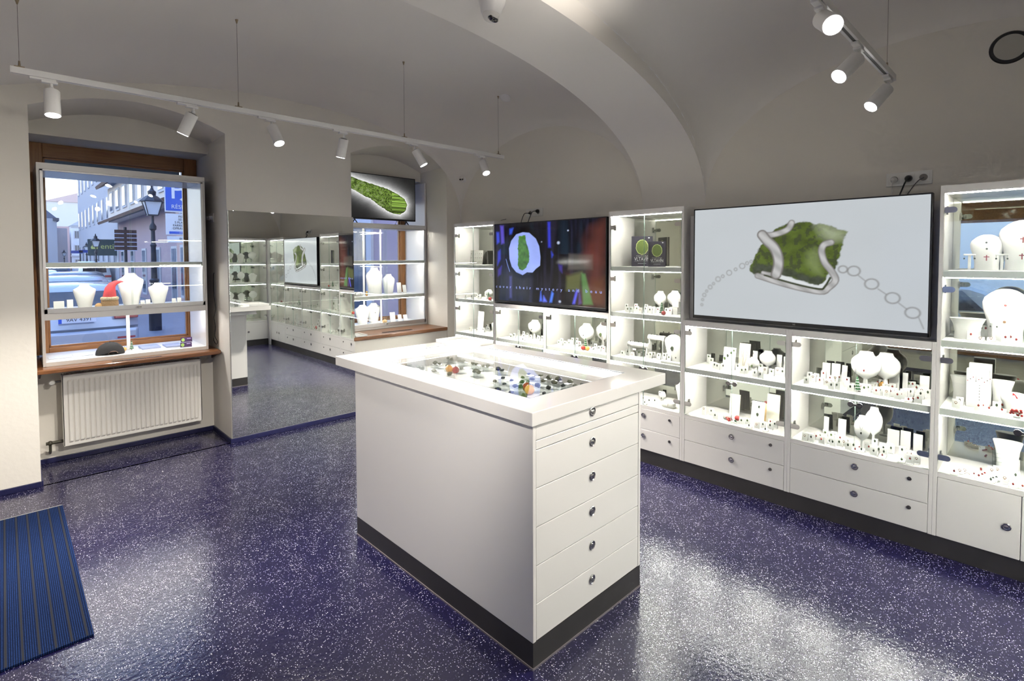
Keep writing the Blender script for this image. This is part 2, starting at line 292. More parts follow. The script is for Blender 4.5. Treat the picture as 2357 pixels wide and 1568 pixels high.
STONES=[('o',2.063,2.729),('o',2.061,2.691),('o',1.913,2.661),('o',1.914,2.622),('o',1.915,2.539),('o',2.063,2.478),('o',2.066,2.452),('l',2.064,2.383),('l',2.079,2.359),('l',2.058,2.603),('l',2.064,2.577),('o',1.934,2.303),('o',1.926,2.265),('k',2.069,2.256),('k',2.062,2.213),('l',1.753,2.735),('l',1.752,2.708),('l',1.759,2.614),('l',1.76,2.579),('l',1.768,2.474),('o',1.782,2.347),('l',1.928,2.423),('o',1.84,2.033),('k',1.924,2.06),('k',1.839,1.959),('k',1.734,1.895),('b',1.922,1.99),('b',1.837,1.878),('k',1.848,1.851),('b',1.732,1.8),('o',1.737,1.714),('b',2.089,2.026),('o',2.008,1.992),('b',2.015,1.929),('k',1.934,1.925),('k',1.935,1.887),('b',1.931,1.81),('o',2.115,1.961),('o',2.02,1.854),('o',2.105,1.888),('o',2.033,1.789),('o',2.105,1.825),('k',1.937,1.742),('k',1.845,1.688),('k',1.949,1.662),('k',2.023,1.719),('o',2.108,1.745),('o',2.05,1.657),('k',2.112,1.667)]
PIC={'stone':[(0.29,0.459),(0.309,0.539),(0.344,0.649),(0.371,0.707),(0.408,0.788),(0.464,0.837),(0.551,0.848),(0.578,0.818),(0.621,0.823),(0.712,0.749),(0.708,0.727),(0.697,0.669),(0.687,0.584),(0.674,0.494),(0.668,0.453),(0.636,0.402),(0.625,0.356),(0.602,0.322),(0.563,0.334),(0.514,0.364),(0.458,0.395),(0.432,0.413),(0.4,0.422),(0.357,0.405),(0.313,0.399),(0.293,0.433)],'crust':[(0.29,0.459),(0.323,0.499),(0.399,0.49),(0.483,0.453),(0.558,0.399),(0.625,0.379),(0.602,0.322),(0.563,0.334),(0.514,0.364),(0.458,0.395),(0.4,0.422),(0.313,0.399)],'pale':[(0.588,0.808),(0.621,0.823),(0.712,0.749),(0.697,0.692),(0.65,0.685),(0.603,0.733)],'patch':[(0.551,0.586),(0.58,0.623),(0.604,0.586),(0.61,0.493),(0.615,0.401),(0.577,0.428),(0.547,0.492)],'band1':[(0.482,0.84),(0.467,0.789),(0.429,0.758),(0.387,0.743),(0.349,0.748),(0.371,0.697),(0.404,0.637),(0.423,0.559),(0.426,0.481),(0.416,0.403)],'band2':[(0.33,0.389),(0.474,0.314),(0.607,0.271),(0.64,0.302),(0.669,0.367),(0.652,0.439),(0.626,0.503),(0.614,0.567),(0.611,0.613),(0.622,0.654),(0.648,0.669)],'gline':[(0.363,0.396),(0.484,0.334),(0.602,0.29),(0.626,0.31),(0.648,0.384)],'tail':[(0.354,0.418),(0.411,0.398)],'rings':[(0.298,0.514,0.0098),(0.278,0.499,0.0117),(0.254,0.473,0.0215),(0.221,0.442,0.0117),(0.188,0.41,0.0209),(0.155,0.377,0.0117),(0.13,0.349,0.0196),(0.106,0.306,0.0091),(0.088,0.272,0.0163),(0.069,0.233,0.0091),(0.056,0.195,0.0143),(0.047,0.15,0.0091),(0.043,0.101,0.0091),(0.697,0.454,0.0248),(0.739,0.442,0.0339),(0.806,0.344,0.0358),(0.881,0.243,0.0365),(0.95,0.141,0.0358)],'links':[(0.757,0.407),(0.781,0.369),(0.83,0.307),(0.858,0.27),(0.903,0.207),(0.929,0.168),(0.971,0.107),(0.987,0.031)],'bub':[(0.15,0.684),(0.173,0.781),(0.224,0.862),(0.29,0.885),(0.354,0.874),(0.417,0.797),(0.448,0.703),(0.46,0.57),(0.456,0.464),(0.417,0.424),(0.385,0.376),(0.332,0.378),(0.289,0.341),(0.223,0.377),(0.178,0.446),(0.155,0.544)],'st1':[(0.251,0.833),(0.317,0.849),(0.324,0.761),(0.349,0.652),(0.356,0.571),(0.349,0.503),(0.322,0.435),(0.289,0.396),(0.251,0.419),(0.24,0.475),(0.245,0.571),(0.241,0.682)],'face':[(0.843,0.763),(0.886,0.882),(0.99,0.945),(0.992,0.047),(0.888,0.035),(0.801,0.05),(0.878,0.52),(0.852,0.654)],'green':[(0.813,0.384),(0.844,0.373),(0.905,0.031),(0.827,0.022)],'grey':[(0.701,0.418),(0.904,0.424),(0.904,0.592),(0.71,0.607)],'grey2':[(0.692,0.342),(0.818,0.397),(0.8,0.186),(0.687,0.177)],'s1':[(0.015,0.903),(0.045,0.901),(0.05,0.772),(0.02,0.745)],'s2':[(0.057,0.986),(0.092,0.983),(0.1,0.756),(0.068,0.743)],'s3':[(0.156,0.936),(0.196,0.947),(0.179,0.865),(0.156,0.866)],'s4':[(0.527,0.993),(0.548,0.991),(0.553,0.686),(0.531,0.687)],'s5':[(0.032,0.644),(0.06,0.672),(0.061,0.544),(0.025,0.457)],'s6':[(0.031,0.4),(0.073,0.458),(0.061,0.343),(0.031,0.313)],'s7':[(0.463,0.146),(0.473,0.028),(0.453,0.026)],'s8':[(0.488,0.095),(0.518,0.026),(0.483,0.022)],'s9':[(0.563,0.154),(0.578,0.13),(0.563,0.024),(0.543,0.022)],'s10':[(0.774,0.196),(0.787,0.185),(0.76,0.027),(0.742,0.025)],'s11':[(0.796,0.186),(0.814,0.039),(0.792,0.024)],'s12':[(0.154,0.319),(0.177,0.32),(0.177,0.039),(0.154,0.036)],'arc':[(0.118,0.544),(0.137,0.459),(0.157,0.382)],'s13':[(0.558,0.635),(0.576,0.596),(0.563,0.563)],'s14':[(0.621,0.48),(0.654,0.468),(0.654,0.379),(0.63,0.416)],'dots':[(0.621,0.738,0.016),(0.703,0.878,0.009),(0.633,0.038,0.014),(0.47,0.755,0.008),(0.886,0.785,0.02)],'txt':[(0.027,0.2),(0.987,0.21),(0.027,0.241)],'cap':[(-0.001,0.914),(0.212,0.828),(0.395,0.764),(0.568,0.708),(0.728,0.596),(0.837,0.493),(0.873,0.367),(0.849,0.207),(0.76,0.115),(0.67,0.126),(0.563,0.18),(0.425,0.305),(0.308,0.441),(0.225,0.487),(0.104,0.586),(0.001,0.656)]}
# ------------------------------------------------------------------ camera
W_, H_ = 2357, 1568
cam = bpy.data.cameras.new('camera'); co = bpy.data.objects.new('camera', cam); COL.objects.link(co)
F_, CX_, CY_ = 1211.45603, 1177.15967, 638.455672
YAW, PITCH, ROLL = 0.768132888, 0.0371262836, -0.00311663688
fw = Vector((math.sin(YAW) * math.cos(PITCH), math.cos(YAW) * math.cos(PITCH), -math.sin(PITCH)))
rt = Vector((math.cos(YAW), -math.sin(YAW), 0)); up = rt.cross(fw)
r2 = rt * math.cos(ROLL) + up * math.sin(ROLL); u2 = r2.cross(fw)
co.matrix_world = Matrix.Translation((0, 0, 1.6)) @ Matrix(((r2.x, u2.x, -fw.x), (r2.y, u2.y, -fw.y), (r2.z, u2.z, -fw.z))).to_4x4()
cam.sensor_fit = 'HORIZONTAL'; cam.sensor_width = 36; cam.lens = F_ / W_ * 36
cam.shift_x = (W_ / 2 - CX_) / W_; cam.shift_y = (CY_ - H_ / 2) / W_
cam.clip_start = .02; cam.clip_end = 400
SC.camera = co

# ------------------------------------------------------------------ room shell
YW, XW, XL, YN = 4.925, 3.92, -1.35, -.75       # window wall, cabinet wall, street-side wall, near wall
XF = 3.545                                       # front plane of the cabinets
def se(u, p): u = min(abs(u), 1.); return max(0., 1 - u ** p) ** (1 / p)
def arch(x): return 2.0 + .97 * se((x - 1.3) / 2.62, 2.2)
def R1(y): return 2.0 + .9 * se((y - 3.65) / (1.2 if y < 3.65 else 1.275), 2.0)
def R2(y): return 2.0 + .9 * se((y - .5) / (1.4 if y > .5 else 1.25), 2.1)
def V1(x, y):
    K = 3.165 - .073 * (y - 3.65) ** 2
    if x < 1.9: return K - .08 * (1.9 - x) ** 2
    r = R1(y); return r + (K - r) * se((x - 1.9) / 2.02, 2.4)
def V2(x, y):
    K = 3.2 - .05 * (y - .5) ** 2
    if x < 1.4: return K - .07 * (1.4 - x) ** 2
    r = R2(y); return r + (K - r) * se((x - 1.4) / 2.52, 2.2)
def n1(x): u = (x - .768) / .617; return 2.80 - .14 * u * u       # arch of the first window niche
def n2(x): u = (x - 3.124) / .594; return 2.795 - .14 * u * u     # arch of the second
XS = sorted(set([XL, -.8, -.3, .152, 1.385, 2.53, 3.718] + [.152 + i * (1.233 / 14) for i in range(15)] + [1.385 + i * .1145 for i in range(11)] +
                [2.53 + i * (1.188 / 14) for i in range(15)] + [1.9 + 2.02 * math.sin(PI / 2 * i / 26) for i in range(27)]))
XS = [x for i, x in enumerate(XS) if i == 0 or x - XS[i - 1] > 1e-5]
def grid(fn, xs, ys, smooth=True):
    mb = MB(); n = len(ys)
    mb.add([fn(x, y) for x in xs for y in ys], [(i * n + j, (i + 1) * n + j, (i + 1) * n + j + 1, i * n + j + 1) for i in range(len(xs) - 1) for j in range(n - 1)])
    return mb
Y1 = [2.45 + 2.475 * (.5 - .5 * math.cos(PI * i / 30)) for i in range(31)]
Y2 = [YN + (1.9 - YN) * (.5 - .5 * math.cos(PI * i / 34)) for i in range(35)]
struct(grid(lambda x, y: (x, y, V1(x, y)), XS, Y1).build('ceiling', ceil_m, smooth=True))
struct(grid(lambda x, y: (x, y, V2(x, y)), XS, Y2).build('ceiling', ceil_m, smooth=True))
AX = [1.3 + 2.62 * math.sin(PI / 2 * i / 34) for i in range(-34, 35)]; AX = [XL] + [x for x in AX if x > XL + .01]
ab = grid(lambda x, t: (x, 1.9 + .55 * t, arch(x)), AX, [0, .5, 1])
ab.v += []; o0 = len(ab.v)
for yy, V in ((1.9, V2), (2.45, V1)):
    n = len(AX); ab.add([(x, yy, arch(x)) for x in AX] + [(x, yy, max(V(x, yy), arch(x))) for x in AX], [(i, i + 1, n + i + 1, n + i) for i in range(n - 1)])
struct(ab.build('ceiling', ceil_m, smooth=True))
# cabinet wall (plane x = XW) with its two lunettes and the pier between
def strip(fn, ts, lo, hi):
    mb = MB(); n = len(ts)
    mb.add([fn(t, lo(t)) for t in ts] + [fn(t, hi(t)) for t in ts], [(i, i + 1, n + i + 1, n + i) for i in range(n - 1)]); return mb
w = strip(lambda y, z: (XW, y, z), Y2, lambda t: 0, R2)
w2 = strip(lambda y, z: (XW, y, z), Y1, lambda t: 0, R1); w.add(w2.v, w2.f)
w.add([(XW, 1.9, 0), (XW, 2.45, 0), (XW, 2.45, 2.0), (XW, 1.9, 2.0)], [(0, 1, 2, 3)])
struct(w.build('wall_right', plaster))
# window wall
def inr(a, b): return [x for x in XS if a - 1e-6 <= x <= b + 1e-6]
w = MB()
for a, b, lo in ((XL, .152, lambda x: 0), (.152, 1.385, n1), (1.385, 2.53, lambda x: 0), (2.53, 3.718, n2), (3.718, XW, lambda x: 0)):
    s_ = strip(lambda x, z: (x, YW, z), inr(a, b), lo, lambda x: V1(x, YW)); w.add(s_.v, s_.f)
def niche(mb, a, b, fn, yb, yf, zl):
    xs = inr(a, b); n = len(xs)
    mb.add([(x, YW, fn(x)) for x in xs] + [(x, yb, fn(x) - .015) for x in xs], [(i, i + 1, n + i + 1, n + i) for i in range(n - 1)])          # soffit of the arch
    mb.add([(x, yb, zl) for x in xs] + [(x, yb, fn(x) - .015) for x in xs], [(i, i + 1, n + i + 1, n + i) for i in range(n - 1)])             # tympanum
    mb.add([(a, yb, zl), (b, yb, zl), (b, yf, zl), (a, yf, zl)], [(0, 1, 2, 3)])
    for x in (a, b):
        mb.add([(x, YW, 0), (x, yb, 0), (x, yb, fn(x) - .015), (x, YW, fn(x))], [(0, 1, 2, 3)])
        mb.add([(x, yb, 0), (x, yf, 0), (x, yf, zl), (x, yb, zl)], [(0, 1, 2, 3)])
niche(w, .152, 1.385, n1, 5.455, 5.95, 2.56)
niche(w, 2.53, 3.718, n2, 5.455, 5.9, 2.53)
w.box(.152, 1.385, 5.455, 5.95, 0, .757)
w.box(2.53, 3.718, 4.945, 5.9, 0, .757)
struct(w.build('wall_left', plaster))
# street-side wall x = XL, with a broad low window that only the mirrors show
w = MB(); WY0, WY1, WZ0, WZ1 = -.15, 1.75, .36, 2.32
ysl = sorted(set([round(y, 5) for y in Y2] + [WY0, WY1])); yy2 = [y for y in ysl if y <= WY0]
for ys, lo, hi, V in ((yy2, 0, None, V2), ([y for y in ysl if WY0 <= y <= WY1], WZ1, None, V2), ([WY0, WY1], 0, WZ0, V2), ([y for y in ysl if y >= WY1], 0, None, V2), (Y1, 0, None, V1)):
    s_ = strip(lambda y, z: (XL, y, z), ys, lambda t: lo, (lambda t, V=V: V(XL, t)) if hi is None else (lambda t, hi=hi: hi)); w.add(s_.v, s_.f)
w.add([(XL, 1.9, 0), (XL, 2.45, 0), (XL, 2.45, 3.1), (XL, 1.9, 3.1)], [(0, 1, 2, 3)])
for a, b in ((WY0, WY0), (WY1, WY1)): w.add([(XL, a, WZ0), (XL - .35, a, WZ0), (XL - .35, a, WZ1), (XL, a, WZ1)], [(0, 1, 2, 3)])
for z in (WZ0, WZ1): w.add([(XL, WY0, z), (XL - .35, WY0, z), (XL - .35, WY1, z), (XL, WY1, z)], [(0, 1, 2, 3)])
struct(w.build('wall_back', plaster))
struct(strip(lambda x, z: (x, YN, z), XS, lambda t: 0, lambda x: V2(x, YN)).build('wall_front', plaster))
f = MB().box(XL, XW, YN, YW + .02, -.05, 0); f.box(.152, 1.385, YW, 5.455, -.05, 0)
struct(f.build('floor', floor_m))
# coved blue skirting, 4.5 cm high
def skirt(pts):
    mb = MB()
    for (x0, y0), (x1, y1), (nx, ny) in pts:
        t = .012
        mb.box(min(x0, x1) - (t if nx < 0 else 0), max(x0, x1) + (t if nx > 0 else 0), min(y0, y1) - (t if ny < 0 else 0), max(y0, y1) + (t if ny > 0 else 0), 0, .04)
    return mb
sk = skirt([((XL, YW), (.152, YW), (0, -1)), ((.152, YW), (.152, 5.455), (1, 0)), ((.152, 5.455), (1.385, 5.455), (0, -1)),
            ((1.385, YW), (1.385, 5.455), (-1, 0)), ((1.385 - .012, YW), (3.92, YW), (0, -1))])
struct(sk.build('baseboard_left', base_blue, bevel=.003))
struct(skirt([((XL, YN), (XL, YW), (1, 0))]).build('baseboard_back', base_blue, bevel=.003))

# ------------------------------------------------------------------ windows (wooden frames with panes)
def window(num, xa, xb, za, zb, y, sw, rail, top):
    t = struct(thing('window_%d' % num, None, None, ((xa + xb) / 2, y, za)))
    fr = MB(); fr.box(xa, xa + sw, y, y + .07, za, zb); fr.box(xb - sw, xb, y, y + .07, za, zb)
    ins = .015
    fr2 = MB(); fr2.box(xa + sw, xb - sw, y, y + .07, zb - top, zb); fr2.box(xa + sw, xb - sw, y, y + .07, za, za + rail)
    fr2.box(xa + sw, xb - sw, y + .02, y + .05, zb - top - ins, zb - top); fr2.box(xa + sw, xb - sw, y + .02, y + .05, za + rail, za + rail + ins)
    fr.box(xa + sw, xa + sw + ins, y + .02, y + .05, za + rail, zb - top); fr.box(xb - sw - ins, xb - sw, y + .02, y + .05, za + rail, zb - top)
    fr.build('window_frame', wood_v, t, bevel=.004); fr2.build('window_rail', wood, t, bevel=.004)
    MB().box(xa + sw, xb - sw, y + .032, y + .038, za + rail, zb - top).build('window_pane', wglass, t)
    return t
window(1, .154, 1.383, .80, 2.56, 5.84, .105, .057, .115)
window(2, 2.532, 3.716, .80, 2.53, 5.80, .072, .057, .10)
t = struct(thing('window_3', None, None, (XL - .3, .8, WZ0)))
fr = MB(); y0, y1, x0 = WY0, WY1, XL - .33
for a, b, c, d in ((y0, y0 + .1, WZ0, WZ1), (y1 - .1, y1, WZ0, WZ1), (y0, y1, 2.05, WZ1), (y0, y1, WZ0, WZ0 + .1)): fr.box(x0, x0 + .07, a, b, c, d)
fr.build('window_frame', wood, t); MB().box(x0 + .03, x0 + .036, y0 + .1, y1 - .1, WZ0 + .1, 2.05).build('window_pane', wglass, t)
s3 = MB().box(XL - .25, XL + .16, WY0 - .05, WY1 + .05, WZ0 - .045, WZ0 - .002).build('window_sill', sillw, bevel=.006)
tag(s3, 'low brown wooden sill under the street window, seen only in cabinet mirrors', 'window sill')
bl = thing('roller_blind', 'blue-grey blind rolled down at the top of the left window', 'blind', (.77, 5.97, 2.36))
MB().box(.275, 1.262, 5.965, 5.975, 2.375, 2.55).build('blind_cloth', mat('blind_cloth', (.16, .27, .36), .6), bl)
MB().box(.275, 1.262, 5.955, 5.985, 2.36, 2.378).build('bottom_bar', mat('blind_bar', (.35, .40, .55), .4), bl)
bl = thing('roller_blind', 'blue-grey blind at the top of the right window behind the small screen', 'blind', (3.12, 5.93, 2.3))
MB().box(2.62, 3.63, 5.925, 5.935, 2.33, 2.52).build('blind_cloth', MATS['blind_cloth'], bl)
MB().box(2.62, 3.63, 5.915, 5.945, 2.315, 2.335).build('bottom_bar', MATS['blind_bar'], bl)

# sills
o = MB().box(.155, 1.372, 5.13, 5.84, .757, .79); o.box(.155, 1.36, 5.115, 5.13, .757, .79)
t = thing('window_sill', 'brown wooden window sill above the white radiator', 'window sill', (.77, 5.3, .757))
o.build('sill_board', sillw, t, bevel=.007, segs=3)
g = MB().box(.60, .93, 5.142, 5.178, .7895, .7912)
for i in range(22): g.box(.602 + i * .015, .609 + i * .015, 5.144, 5.176, .791, .7925)
g.build('vent_grille', black, t, label='black slotted vent grille')
g = MB().prism([(5.12, .757), (5.30, .757), (5.30, .70)], 0, 1.335, 1.345); g.prism([(5.12, .757), (5.30, .757), (5.30, .70)], 0, .17, .18)
g.build('bracket', mat('rust_iron', (.08, .04, .03), .6), t)
t = thing('window_sill', 'brown wooden window sill carrying the right window showcase', 'window sill', (3.1, 5.2, .757))
MB().box(2.535, 3.714, 4.915, 5.80, .757, .795).build('sill_board', sillw, t, bevel=.008, segs=3)
g = MB().box(2.93, 3.30, 5.02, 5.055, .7945, .7965)
for i in range(24): g.box(2.932 + i * .0153, 2.939 + i * .0153, 5.022, 5.053, .7965, .799)
g.build('vent_grille', black, t, label='black slotted vent grille')

# radiator
t = thing('radiator', 'white ribbed panel radiator under the left window sill', 'radiator', (.78, 5.36, .147))
x0, x1, z0, z1, yf = .303, 1.255, .147, .702, 5.31
mb = MB(); n = 27; pts = []
for i in range(n):
    a = x0 + .03 + (x1 - x0 - .06) * i / n; b = x0 + .03 + (x1 - x0 - .06) * (i + 1) / n; w_ = b - a
    pts += [(a, yf + .004), (a + .25 * w_, yf - .006), (a + .75 * w_, yf - .006)]
pts.append((x1 - .03, yf + .004))
zz = [z0 + .02, z0 + .035, z1 - .055, z1 - .04]
N = len(pts); vs = []
for j, z in enumerate(zz):
    for p in pts: vs.append((p[0], yf + .004 if j in (0, 3) else p[1], z))
mb.add(vs, [(j * N + i, j * N + i + 1, (j + 1) * N + i + 1, (j + 1) * N + i) for j in range(3) for i in range(N - 1)])
mb.box(x0, x0 + .03, yf, yf + .02, z0, z1); mb.box(x1 - .03, x1, yf, yf + .02, z0, z1); mb.box(x0 + .03, x1 - .03, yf + .001, yf + .02, z0, z0 + .02); mb.box(x0 + .03, x1 - .03, yf + .001, yf + .02, z1 - .04, z1)
mb.build('front_panel', rad_m, t, smooth=False)
for q_ in (x0 - .001, x1 - .008): MB().box(q_, q_ + .009, yf, yf + .10, z0 + .002, z1).build('side_cover', rad_m, t, bevel=.002)
MB().box(x0 + .01, x1 - .01, yf + .07, yf + .10, z0 + .01, z1 - .01).build('rear_panel', rad_m, t)
mb = MB()
for i in range(60): mb.box(x0 + .015 + i * .0155, x0 + .022 + i * .0155, yf + .015, yf + .095, z1 - .006, z1 - .001)
mb.build('top_grille', rad_m, t)
v = MB().cyl((.24, 5.38, z1 - .055), (.303, 5.38, z1 - .055), .008); v.build('valve', dkchrome, t)
place(MB().lathe((0, 0, 0), [(.018, 0), (.021, .008), (.021, .03), (.015, .04)], 16), Matrix.Translation((.245, 5.36, z1 - .05)) @ Matrix.Rotation(PI / 2, 4, 'X')).build('thermostat_head', white_paint, t, smooth=True)
v = MB().cyl((.20, 5.37, z0 + .03), (.303, 5.37, z0 + .03), .012); v.ell((.225, 5.37, z0 + .03), .018, .018, .018); v.tube([(.225, 5.37, z0 + .03), (.225, 5.37, z0 - .03), (.225, 5.42, z0 - .06), (.225, 5.455, z0 - .06)], .009)
v.build('pipe', mat('old_brass', (.06, .055, .04), .5, metal=.5), t, smooth=True, label='dark old brass pipe and valve')

# big wall mirror
t = thing('wall_mirror', 'large frameless mirror on the wall between the two windows', 'mirror', (1.97, 4.92, .04))
MB().box(1.392, 2.545, 4.9205, 4.9245, .043, 2.012).build('backing', edge_m, t)
MB().add([(1.392, 4.92, .043), (2.545, 4.92, .043), (2.545, 4.92, 2.012), (1.392, 4.92, 2.012)], [(0, 1, 2, 3)]).build('mirror_glass', mir, t)
MB().box(1.389, 1.393, 4.913, 4.925, .043, 2.014).build('edge_trim', silver, t)

# entrance mat
t = thing('door_mat', 'dark blue ribbed entrance mat lying at the lower left', 'mat', (-.2, 3.6, 0))
MB().box(-.75, .235, 2.80, 4.43, .001, .010).build('carpet', ribbed, t)
mb = MB()
for i in range(20): mb.box(-.74 + i * .05, -.732 + i * .05, 2.805, 4.425, .0101, .0106)
mb.build('dark_stripe', mat('mat_dark_stripe', (.002, .003, .008), .9), t)
MB().box(-.75, .232, 4.43, 4.442, .001, .009).build('edge_strip', mat('grey_rubber', (.28, .27, .24), .7), t)
# ------------------------------------------------------------------ display cabinets
# every cabinet is built in its own frame: x' along its front (left to right as one faces it), y' into its depth, z up
def cab_frame(x0, y0, rz): return Matrix.Translation((x0, y0, 0)) @ Matrix.Rotation(rz, 4, 'Z')
def P(mb, M): mb.v = [tuple(M @ Vector(v)) for v in mb.v]; return mb
SH = {'low': [.76], 'tall': [.76, 1.122, 1.49]}
def knob(M, x, z, r=.018):
    mb = MB(); prof = [(r * .55, -.001), (r * .55, .0015), (r * .68, .003), (r * .8, .0035), (r, .003), (r, 0)]
    mb.lathe((0, 0, 0), [(r, 0), (r, .0025), (r * .86, .004), (r * .78, .0015), (r * .5, .001), (r * .42, .004), (r * .2, .005)], 22)
    mb.v = [(v[0] + x, -v[2] - .0002, v[1] + z) for v in mb.v]
    return P(mb, M)
def cabinet(M, W, kind, label, base='drawers', mirror_back=True, D=.36, hinges=True, led=True, doorsplit=None):
    top = 1.97 if kind == 'tall' else 1.145; fas = .04 if kind == 'tall' else .042
    org = M @ Vector((W / 2, D / 2, 0))
    t = thing('display_cabinet', label, 'display cabinet', org)
    T = .018
    def B(mb, name, mats, **k): return P(mb, M).build(name, mats, k.pop('parent', t), **k)
    B(MB().box(0, T, .002, D, .105, top), 'side_panel', lam, bevel=.0015, segs=1)
    B(MB().box(W - T, W, .002, D, .105, top), 'side_panel', lam, bevel=.0015, segs=1)
    B(MB().box(T, W - T, 0.004, D, top - fas, top), 'top_panel', lam)
    B(MB().box(T, W - T, .003, D, .427, .452), 'base_board', lam)
    B(MB().box(0, W, .012, D, 0, .105), 'plinth', plinth_m)
    B(MB().box(T, W - T, D - .008, D, .452, top - fas), 'back_panel', lam_in)
    if mirror_back: B(MB().box(T + .001, W - T - .001, D - .013, D - .009, .4525, top - fas), 'back_mirror', mir_case, label='mirrored back')
    for z in SH[kind]: B(MB().box(T, W - T, .014, D - .014, z, z + .036), 'shelf', lam_in, bevel=.001, segs=1)
    if led:
        for z in SH[kind] + [top - fas]:
            B(MB().box(T + .01, W - T - .01, .020, .029, z - .0045, z - .0005), 'led_strip', LED)
    mid = W / 2
    for s, a, b in ((0, T + .002, mid - .0015), (1, mid + .0015, W - T - .002)):
        mb = MB(); o = len(mb.f); mb.box(a, b, .002, .007, .455, top - fas - .002)
        mb.mi = [1, 1, 0, 1, 0, 1]
        d = B(mb, 'glass_door', [glass, edge_m])
        if hinges:
            zs = [.535, 1.053] + ([1.427, 1.842] if kind == 'tall' else [])
            for z in zs:
                hx = a if s == 0 else b; sg = 1 if s == 0 else -1
                h = MB(); n = 8; poly = [(hx, z - .015), (hx + sg * .036, z - .015)] + [(hx + sg * (.036 + .015 * math.sin(PI * k / n)), z - .015 * math.cos(PI * k / n)) for k in range(1, n)] + [(hx + sg * .036, z + .015), (hx, z + .015)]
                h.prism(poly, 1, -.001, .0015)
                h.box(hx - sg * .004, hx + sg * .02, .008, .02, z - .008, z + .008); h.box(hx, hx + sg * .012, .02, .06, z - .006, z + .006)
                h.box(hx + sg * .001, hx + sg * .007, .045, .065, z - .022, z + .022)
                B(h, 'hinge', chrome, parent=d)
        kx = mid - .022 if s == 0 else mid + .022
        k = MB(); k.lathe((0, 0, 0), [(.016, 0), (.016, .003), (.012, .0045), (.006, .003), (.003, .003)], 20); k.v = [(v[0] + kx, .002 - v[2] - .0005, v[1] + .737) for v in k.v]
        if s == 0: k.box(kx + .012, mid + .01, -.002, .0015, .732, .742)
        B(k, 'lock', dkchrome, parent=d, smooth=True)
    if base == 'drawers':
        for z0, z1 in ((.107, .2645), (.2675, .4245)):
            d = B(MB().box(T + .0015, W - T - .0015, .002, .02, z0, z1), 'drawer', lam, bevel=.001, segs=1)
            zk = (z0 + z1) / 2 + .028
            knob(M, mid + .005, zk, .019).build('handle', chrome, d, smooth=True)
            knob(M, W - T - .082, zk - .0 + .008, .0105).build('drawer_lock', dkchrome, d, smooth=True)
    else:
        for a, b, kx in ((T + .0015, mid - .0015, mid - .052), (mid + .0015, W - T - .0015, mid + .052)):
            d = B(MB().box(a, b, .002, .02, .107, .4245), 'cupboard_door', lam, bevel=.001, segs=1)
            knob(M, kx, .257, .019).build('handle', chrome, d, smooth=True)
    B(MB().box(T, W - T, .022, .04, .107, .425), 'carcass_front', lam)
    return t
RZ = -PI / 2
def on_wall(ya): return cab_frame(XF, ya, RZ)      # ya is the left end (greater y); x' runs towards -y
E_ = cabinet(on_wall(4.575), .655, 'tall', 'tall lit glass cabinet in the far corner, leftmost on the cabinet wall')
D1 = cabinet(on_wall(3.92), .683, 'low', 'low lit glass cabinet under the left half of the lyric screen')
D2 = cabinet(on_wall(3.237), .705, 'low', 'low lit glass cabinet under the right half of the lyric screen')
T_ = cabinet(on_wall(2.532), .655, 'tall', 'tall lit glass cabinet holding the dark books, between the two screens')
A_ = cabinet(on_wall(1.877), .719, 'low', 'low lit glass cabinet under the left half of the pendant screen')
B_ = cabinet(on_wall(1.158), .727, 'low', 'low lit glass cabinet under the right half of the pendant screen')
C_ = cabinet(on_wall(.431), .685, 'tall', 'tall lit glass cabinet cut off by the right edge of the picture', base='doors')
YP = -.385
P1 = cabinet(cab_frame(2.86, YP, PI) if False else cab_frame(3.545, YP, PI), .80, 'tall', 'tall lit glass cabinet at right angles, right-hand one in the wall mirror', base='doors')
P2 = cabinet(cab_frame(2.745, YP, PI), .80, 'tall', 'tall lit glass cabinet at right angles, left-hand one in the wall mirror', base='doors')
# filler in the corner and panels behind the screens
o = MB().box(XF + .002, XF + .37, YP + .13, -.2545, 0, 1.97)
o.box(XF, XF + .37, YN + .005, -.2545, 0, 1.97)
tag(o.build('corner_filler_panel', lam), 'plain white filler panel in the corner, seen only in the wall mirror', 'panel')
for ya, yb, lab in ((3.918, 2.534, 'grey-white backing panel behind the lyric screen'), (1.875, .433, 'grey-white backing panel behind the pendant screen')):
    tag(MB().box(XF + .10, XF + .118, yb, ya, 1.1455, 1.90).build('screen_backing_panel', lam), lab, 'panel')

# ------------------------------------------------------------------ island counter
t = thing('island_counter', 'glossy white island counter with a glass-topped display well, centre of the shop', 'counter', (1.81, 2.07, 0))
x0, x1, y0, y1 = 1.434, 2.185, 1.37, 2.777
MB().box(x0, x1, y0, y1, 0, .105).build('plinth', plinth_m, t)
MB().box(x0 - .003, x1 + .003, y0 - .003, y1 + .003, 0, .008).build('plinth_trim', mat('grey_seal', (.16, .14, .15), .5), t)
MB().box(x0, x0 + .018, y0, y1, .106, .957).build('side_panel', lam, t, bevel=.002)
MB().box(x1 - .018, x1, y0, y1, .106, .957).build('side_panel', lam, t, bevel=.002)
MB().box(x0 + .018, x1 - .018, y1 - .018, y1, .106, .957).build('rear_panel', lam, t)
MB().box(x0 + .0181, x1 - .0181, y0 + .022, y0 + .04, .106, .90).build('carcass_front', lam, t)
ca, cb, cc, cd = 1.425, 2.405, 1.365, 3.003; wa, wb, wc, wd = 1.570, 2.268, 1.517, 2.86; zt, zb = 1.012, .957
mb = MB(); mb.box(ca, wa, cc, cd, zb, zt); mb.box(wb, cb, cc, cd, zb, zt); mb.box(wa, wb, cc, wc, zb, zt); mb.box(wa, wb, wd, cd, zb, zt)
o = [(ca, cc), (cb, cc), (cb, cd), (ca, cd)]; i_ = [(wa, wc), (wb, wc), (wb, wd), (wa, wd)]
